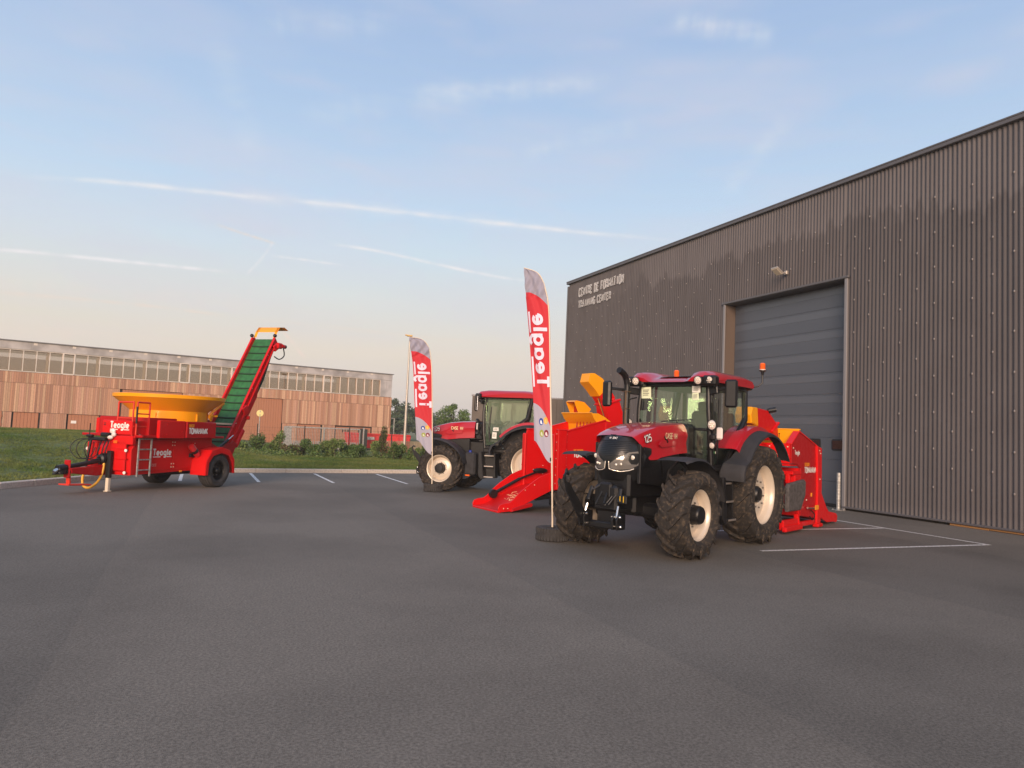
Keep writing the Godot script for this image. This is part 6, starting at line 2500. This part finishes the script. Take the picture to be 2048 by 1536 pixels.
	duct.call(g, [Vector2(3.27, 2.66), Vector2(3.17, 2.79), Vector2(3.01, 2.95)], [.36, .35, .33], [.36, .36, .34])
	g.box(P(3.36, 2.72, -.08), Vector3(.06, .07, .42), .012)
	put(g, "chute_neck", red, t, 30)
	g = Geo.new()
	duct.call(g, [Vector2(3.05, 2.90), Vector2(2.88, 3.08), Vector2(2.68, 3.20), Vector2(2.60, 3.22)], [.36, .36, .30, .22], [.38, .38, .38, .36])
	put(g, "chute_flap", mats.machine_yellow, t, 30)
	g = Geo.new()
	g.box(P(3.12, 2.68, -.30), Vector3(.12, .10, .04), .01)
	put(g, "chute_hinge", mats.machine_yellow, t)
	g = Geo.new()
	g.rod(P(3.08, 2.22, -.30), P(2.86, 2.72, -.30), .020, 8)
	put(g, "chute_ram", mats.chrome, t)
	g = Geo.new()
	g.lathe([Vector2(0, -.25), Vector2(.62, -.25), Vector2(.66, -.2), Vector2(.66, .2), Vector2(.62, .25), Vector2(0, .25)], 32, Transform3D(Basis(Vector3.UP, PI / 2), P(3.36, 1.30, 0)))
	g.box(P(3.30, .72, 0), Vector3(.4, .9, .9), .03)
	put(g, "blower_housing", red, t)


# ---- straw shredder carried on the back of the near tractor
func straw_mill_rear() -> void:
	var o := Vector2(8.93, -11.42) + Vector2(-.896, .444) * -3.0
	var t := thing("straw_shredder", "red straw shredder with dark plastic side guard, mounted behind the near tractor", "straw shredder", Vector3(o.x, 0, o.y), heading(Vector2(-.896, .444)))
	var red: Material = mats.machine_red
	var g := Geo.new()
	for s in [-1.0, 1.0]:
		g = Geo.new()
		g.extrude([Vector2(.74, 1.40), Vector2(.74, 1.79), Vector2(.32, 2.05), Vector2(-.78, 1.76), Vector2(-.80, .50), Vector2(-.72, .20), Vector2(.18, .30), Vector2(.20, 1.30), Vector2(.40, 1.38)], -s * .56, -s * .61, .008)
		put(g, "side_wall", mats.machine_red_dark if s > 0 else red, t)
		g = Geo.new()
		g.bar(P(.75, 1.80, s * .55), P(.32, 2.07, s * .55), .14, .03, .008)
		g.bar(P(.30, 2.07, s * .59), P(-.78, 1.78, s * .59), .06, .03, .006)
		put(g, "wall_rim", red, t)
		g = Geo.new()
		g.extrude([Vector2(-.66, 1.79), Vector2(-.96, 1.74), Vector2(-.99, .9), Vector2(-.93, .06), Vector2(-.70, .06), Vector2(-.74, .9)], -s * .60, -s * .66, .015)
		put(g, "rear_post", red, t)
		g = Geo.new()
		g.extrude([Vector2(-1.00, 1.70), Vector2(-1.12, 1.66), Vector2(-1.16, .9), Vector2(-1.10, .5), Vector2(-1.0, .5)], -s * .54, -s * .60, .01)
		put(g, "rear_flange", mats.machine_red_dark, t)
		g = Geo.new()
		g.extrude([Vector2(-1.02, .86), Vector2(-1.14, .72), Vector2(-1.45, .42), Vector2(-1.62, .30), Vector2(-2.10, .24), Vector2(-2.24, .17), Vector2(-2.22, .04), Vector2(-1.5, .06), Vector2(-1.05, .2)], -s * .58, -s * .61, .006)
		put(g, "ramp_cheek", red, t)
		bolts(t, [P(-.78, 1.68, s * .665), P(-.84, 1.62, s * .665), P(-.82, 1.05, s * .665), P(.66, 1.72, s * .615), P(.5, .66, s * .615), P(-.15, .62, s * .615)], Vector3(0, 0, -s), .016, mats.cream_paint)
		# black guard with rounded corners
		g = Geo.new()
		g.extrude([Vector2(1.12, .44), Vector2(1.16, .92), Vector2(1.08, 1.0), Vector2(.24, 1.07), Vector2(.17, 1.03), Vector2(.18, .74), Vector2(.44, .44)], -s * .62, -s * .72, .025)
		put(g, "side_guard", mats.grey_plastic, t)
		g = Geo.new()
		g.box(P(.86, .17, s * .62), Vector3(.80, .20, .10), .02)
		g.box(P(.86, .10, s * .70), Vector3(.92, .10, .10), .02)
		g.bar(P(.45, .36, s * .62), P(.40, .10, s * .64), .10, .08, .015)
		g.box(P(-.02, .14, s * .64), Vector3(.90, .10, .10), .02)
		g.box(P(-.80, .05, s * .64), Vector3(.30, .08, .14), .02)
		put(g, "skid_frame", red, t)
	g = Geo.new()
	g.box(P(.72, 1.60, 0), Vector3(.05, .42, 1.14), .01)
	g.box(P(.46, 1.36, 0), Vector3(.56, .04, 1.16), .01)
	g.box(P(.16, .80, 0), Vector3(.06, 1.0, 1.16), .01)
	g.box(P(-.3, .32, 0), Vector3(1.0, .06, 1.14), .01)
	put(g, "front_wall", red, t)
	for l in [-.45, -.15, .15, .30, .45, .53]:
		bolts(t, [P(.746, 1.74, l), P(.746, 1.58, l), P(.746, 1.46, l)], Vector3(1, 0, 0), .016, mats.cream_paint)
	g = Geo.new()
	g.box(P(.30, 1.86, 0), Vector3(.03, .52, 1.20), .008)
	g.box(P(.28, 2.11, 0), Vector3(.09, .03, 1.22), .008)
	put(g, "inner_baffle", mats.machine_yellow, t)
	g = Geo.new()
	g.rod(P(.62, 1.80, .30), P(.62, 2.0, .30), .007, 6)
	g.dome(P(.62, 2.01, .30), Vector3.ONE * .016, 8, 5)
	put(g, "aerial", mats.black_satin, t)
	g = Geo.new()
	g.box(P(.42, 1.20, .50), Vector3(.5, .08, .24), .015)
	g.box(P(.36, 1.08, .52), Vector3(.30, .18, .18), .02)
	g.box(P(.62, 1.1, .5), Vector3(.10, .24, .1), .02)
	put(g, "hitch_frame", red, t)
	g = Geo.new()
	g.strip([Vector2(-1.0, .34), Vector2(-1.5, .10), Vector2(-2.22, .03)], -.58, .58, .025)
	g.box(P(-2.20, .12, 0), Vector3(.03, .2, 1.2), .008)
	put(g, "ramp_floor", red, t)
	side_text(t, "Teagle", .56, 1.585, .61, .085, .25, mats.white_paint, .72)
	side_text(t, "TOMAHAWK", -.02, 1.20, .61, .11, .26, mats.white_paint, 1.0)
	side_text(t, "SC500R", -.02, 1.345, .61, .06, .26, mats.orange_print, 1.0)
	g = Geo.new()
	g.rod(P(-.10, .46, .66), P(-.50, .44, .66), .022, 8)
	put(g, "ram_rod", mats.chrome, t)
	g = Geo.new()
	g.box(P(-.66, .44, .665), Vector3(.22, .10, .014), .004)
	g.box(P(-.46, .72, .615), Vector3(.07, .08, .012), .004)
	put(g, "warning_label", mats.orange_print, t, 0)
	g = Geo.new()
	g.tube(curve([P(-.3, .4, .66), P(-.42, .3, .7), P(-.3, .2, .7), P(-.18, .28, .68)], 4), .012, 6)
	put(g, "hose", mats.black_satin, t)
	# blower and folded chute behind the cab
	g = Geo.new()
	g.lathe([Vector2(0, -.2), Vector2(.5, -.2), Vector2(.54, -.16), Vector2(.54, .16), Vector2(.5, .2), Vector2(0, .2)], 28, Transform3D(Basis(Vector3.UP, PI / 2), P(1.02, 1.28, -.1)))
	put(g, "blower_housing", red, t)
	g = Geo.new()
	g.extrude([Vector2(.46, 1.86), Vector2(.56, 2.20), Vector2(1.06, 2.47), Vector2(1.66, 2.50), Vector2(1.60, 2.12), Vector2(.86, 1.86)], -.24, .06, .02)
	g.box(P(.72, 2.14, .09), Vector3(.42, .05, .38), .015, Basis(Vector3(0, 0, 1), -.5))
	put(g, "chute", red, t)
	g = Geo.new()
	g.extrude([Vector2(1.60, 2.12), Vector2(1.66, 2.50), Vector2(1.92, 2.50), Vector2(2.0, 2.34), Vector2(1.94, 2.18)], -.26, .08, .02)
	put(g, "chute_flap", mats.machine_yellow, t)
	g = Geo.new()
	g.tube([P(1.04, 2.46, .22), P(.95, 2.50, .34)], .055, 12)
	put(g, "chute_motor", mats.black_satin, t, 40)


# ---- feather flags standing in old tyres
func flags() -> void:
	var base := Image.create_empty(256, 1024, false, Image.FORMAT_RGB8)
	var red := Color8(196, 40, 52)
	var grey := Color8(150, 148, 164)
	for j in 1024:
		var y := lerpf(4.68, 1.28, (j + .5) / 1024.0)
		for i in 256:
			var s := (i + .5) / 256.0
			var c := red
			if y > 4.26 - .25 * pow(s, 2.2):
				c = grey
			elif y < 2.32 - .08 * s - .36 * pow(s, 2.4):
				c = Color8(166, 164, 180)
			base.set_pixel(i, j, c)
	var badge := [[.44, 2.00, Color8(40, 70, 150), Color8(225, 228, 235)], [.70, 2.02, Color8(226, 170, 70), Color8(232, 196, 120)], [.46, 1.80, Color8(150, 160, 60), Color8(205, 210, 190)], [.72, 1.80, Color8(120, 26, 44), Color8(225, 210, 214)]]
	for b in badge:
		for j in range(700, 960):
			var y := lerpf(4.68, 1.28, (j + .5) / 1024.0)
			for i in range(60, 240):
				var d := Vector2(((i + .5) / 256.0 - b[0]) * .50, y - b[1])
				var r := d.length()
				if r < .062:
					base.set_pixel(i, j, b[2])
				if r < .048 and (Vector2(d.x + .004, d.y * .8 + .006).length() < .026 or Vector2(d.x - .018, d.y + .03).length() < .016):
					base.set_pixel(i, j, b[3])
	var cloth := mk("banner_cloth", Color.WHITE, .75, 0, {"albedo_texture": tex(base), "backlight_enabled": true, "backlight": Color(.25, .25, .25), "rim_enabled": true, "rim": .2})
	mk("banner_letter", Color8(222, 214, 232), .7)
	feather_flag("tall red and grey feather flag whose foot tyre touches the near tractor's front wheel", Vector3(5.60, 0, -11.42), .30, [[-.0, .2], [-.056, 1.37], [-.115, 2.38], [-.185, 3.66], [-.225, 4.07], [-.275, 4.29], [-.34, 4.48], [-.45, 4.62], [-.67, 4.70]], [[-.37, 1.67], [-.415, 2.45], [-.50, 3.21], [-.60, 4.07], [-.67, 4.70]], cloth, 1.30, .16)
	feather_flag("red and grey feather flag standing in a tyre before the far tractor's front wheel", Vector3(6.20, 0, -20.60), 0.0, [[-.0, .2], [-.046, 1.32], [-.148, 3.2], [-.21, 3.8], [-.26, 4.06], [-.33, 4.22], [-.44, 4.34], [-.62, 4.41], [-.875, 4.43]], [[-.51, 1.45], [-.57, 2.02], [-.71, 3.46], [-.80, 4.0], [-.875, 4.43]], cloth, 1.05, .10)
	used_tyre("small worn tyre lying flat as the foot of the flag nearest the camera", Vector3(5.60, 0, -11.42), 1)
	used_tyre("small worn tyre lying flat as the foot of the far left flag", Vector3(6.24, 0, -20.58), 2)


func used_tyre(label: String, at: Vector3, sd: int) -> void:
	var t := thing("worn_tyre", label, "tyre", at, sd * 1.3)
	var g := Geo.new()
	g.lathe([Vector2(.13, .03), Vector2(.20, .005), Vector2(.255, .015), Vector2(.272, .05), Vector2(.276, .115), Vector2(.272, .18), Vector2(.255, .215), Vector2(.20, .225), Vector2(.13, .20), Vector2(.12, .115), Vector2(.13, .03)], 40, UPRIGHT)
	for k in 30:
		var a := TAU * k / 30
		for q in [.055, .175]:
			g.box(Vector3(cos(a) * .268, q, sin(a) * .268), Vector3(.034, .085, .040), .006, Basis(Vector3.UP, -a))
	put(g, "tread", mats.plain_tyre, t, 30)
	g = Geo.new()
	g.lathe([Vector2(0, .10), Vector2(.125, .10), Vector2(.125, .125), Vector2(.03, .13), Vector2(.03, .22), Vector2(0, .22)], 20, UPRIGHT)
	put(g, "pole_socket", mats.black_satin, t, 30)


func feather_flag(label: String, at: Vector3, turn: float, pole: Array, left: Array, cloth: Material, foot: float, wave: float) -> void:
	# drawn as seen from the yard: x runs towards the pole; turned about its pole by turn
	var c := cos(turn)
	var t := thing("feather_flag", label, "flag", at, deg_to_rad(-22.55) - turn, "feather flags")
	var line := curve(pole.map(func(e): return Vector2(e[0] / c, e[1])), 6)
	var edge := curve(left.map(func(e): return Vector2(e[0] / c, e[1])), 8)
	var g := Geo.new()
	var p3 := []
	for p in line:
		p3.append(Vector3(p.x, p.y, 0))
	p3[0].y = .12
	g.tube(p3, .016, 8, .008)
	put(g, "pole", mats.cream_paint, t, 60)
	var find := func(pts: Array, y: float) -> float:
		for i in pts.size() - 1:
			if y <= pts[i + 1].y:
				var d: float = pts[i + 1].y - pts[i].y
				return lerpf(pts[i].x, pts[i + 1].x, clampf((y - pts[i].y) / maxf(d, .0001), 0, 1))
		return pts[-1].x
	var tip: float = line[-1].y
	# a point of the cloth: s from the free edge (0) to the pole (1), y the height at the pole
	var on := func(s: float, y: float, lift: float) -> Vector3:
		var r: float = find.call(line, y)
		var l: float = find.call(edge, y)
		var x := lerpf(l, r, s)
		var w := r - l
		var z := wave * w * sin(s * PI) * (.55 + .2 * sin(y * 2.3)) + .05 * w * sin(s * 9.0 + y * 3.1) * (1.0 - s) + .035 * w * sin(y * 7.0 + s * 14.0) * s * (1.0 - s) * 4.0
		if y > tip - .55:
			z += .05 * w * sin((s * 2.2 + (tip - y) * 4.0) * 6.0)
		return Vector3(x, y, z + lift)
	var rows := []
	var uv := []
	var n := 90
	for j in n + 1:
		var row := []
		var uvr := []
		for i in 17:
			var s := i / 16.0
			# the foot of the cloth is cut in a curve that falls to the pole
			var low: float = lerpf(left[0][1], foot, smoothstep(.05, 1.0, s)) - .03 * sin(s * PI)
			var y := lerpf(low, tip - .002, j / float(n))
			row.append(on.call(s, y, 0.0))
			uvr.append(Vector2(s, (4.68 - y) / 3.40 if tip > 4.5 else (4.68 - (1.28 + (y - 1.10) * 1.02)) / 3.40))
		rows.append(row)
		uv.append(uvr)
	var st := SurfaceTool.new()
	st.begin(Mesh.PRIMITIVE_TRIANGLES)
	for j in n:
		for i in 16:
			for q in [[0, 0], [0, 1], [1, 1], [0, 0], [1, 1], [1, 0]]:
				st.set_uv(uv[j + q[0]][i + q[1]])
				st.add_vertex(rows[j + q[0]][i + q[1]])
	st.index()
	st.generate_normals()
	var m := MeshInstance3D.new()
	m.name = "banner"
	m.mesh = st.commit()
	m.material_override = cloth
	t.add_child(m, true)
	g = Geo.new()
	var y0: float = 2.60 if tip > 4.5 else 2.40
	lettering(g, "Teagle", .30, .21, func(x, q, z): return on.call(.27 + q * 2.1, y0 + x, z + .006), .004, .92, .10, true)
	put(g, "lettering", mats.banner_letter, m, 0)
	g = Geo.new()
	g.box(Vector3(on.call(1.0, foot + .06, 0).x - .02, foot + .06, .012), Vector3(.025, .06, .01), .003)
	put(g, "strap", mats.black_satin, t)
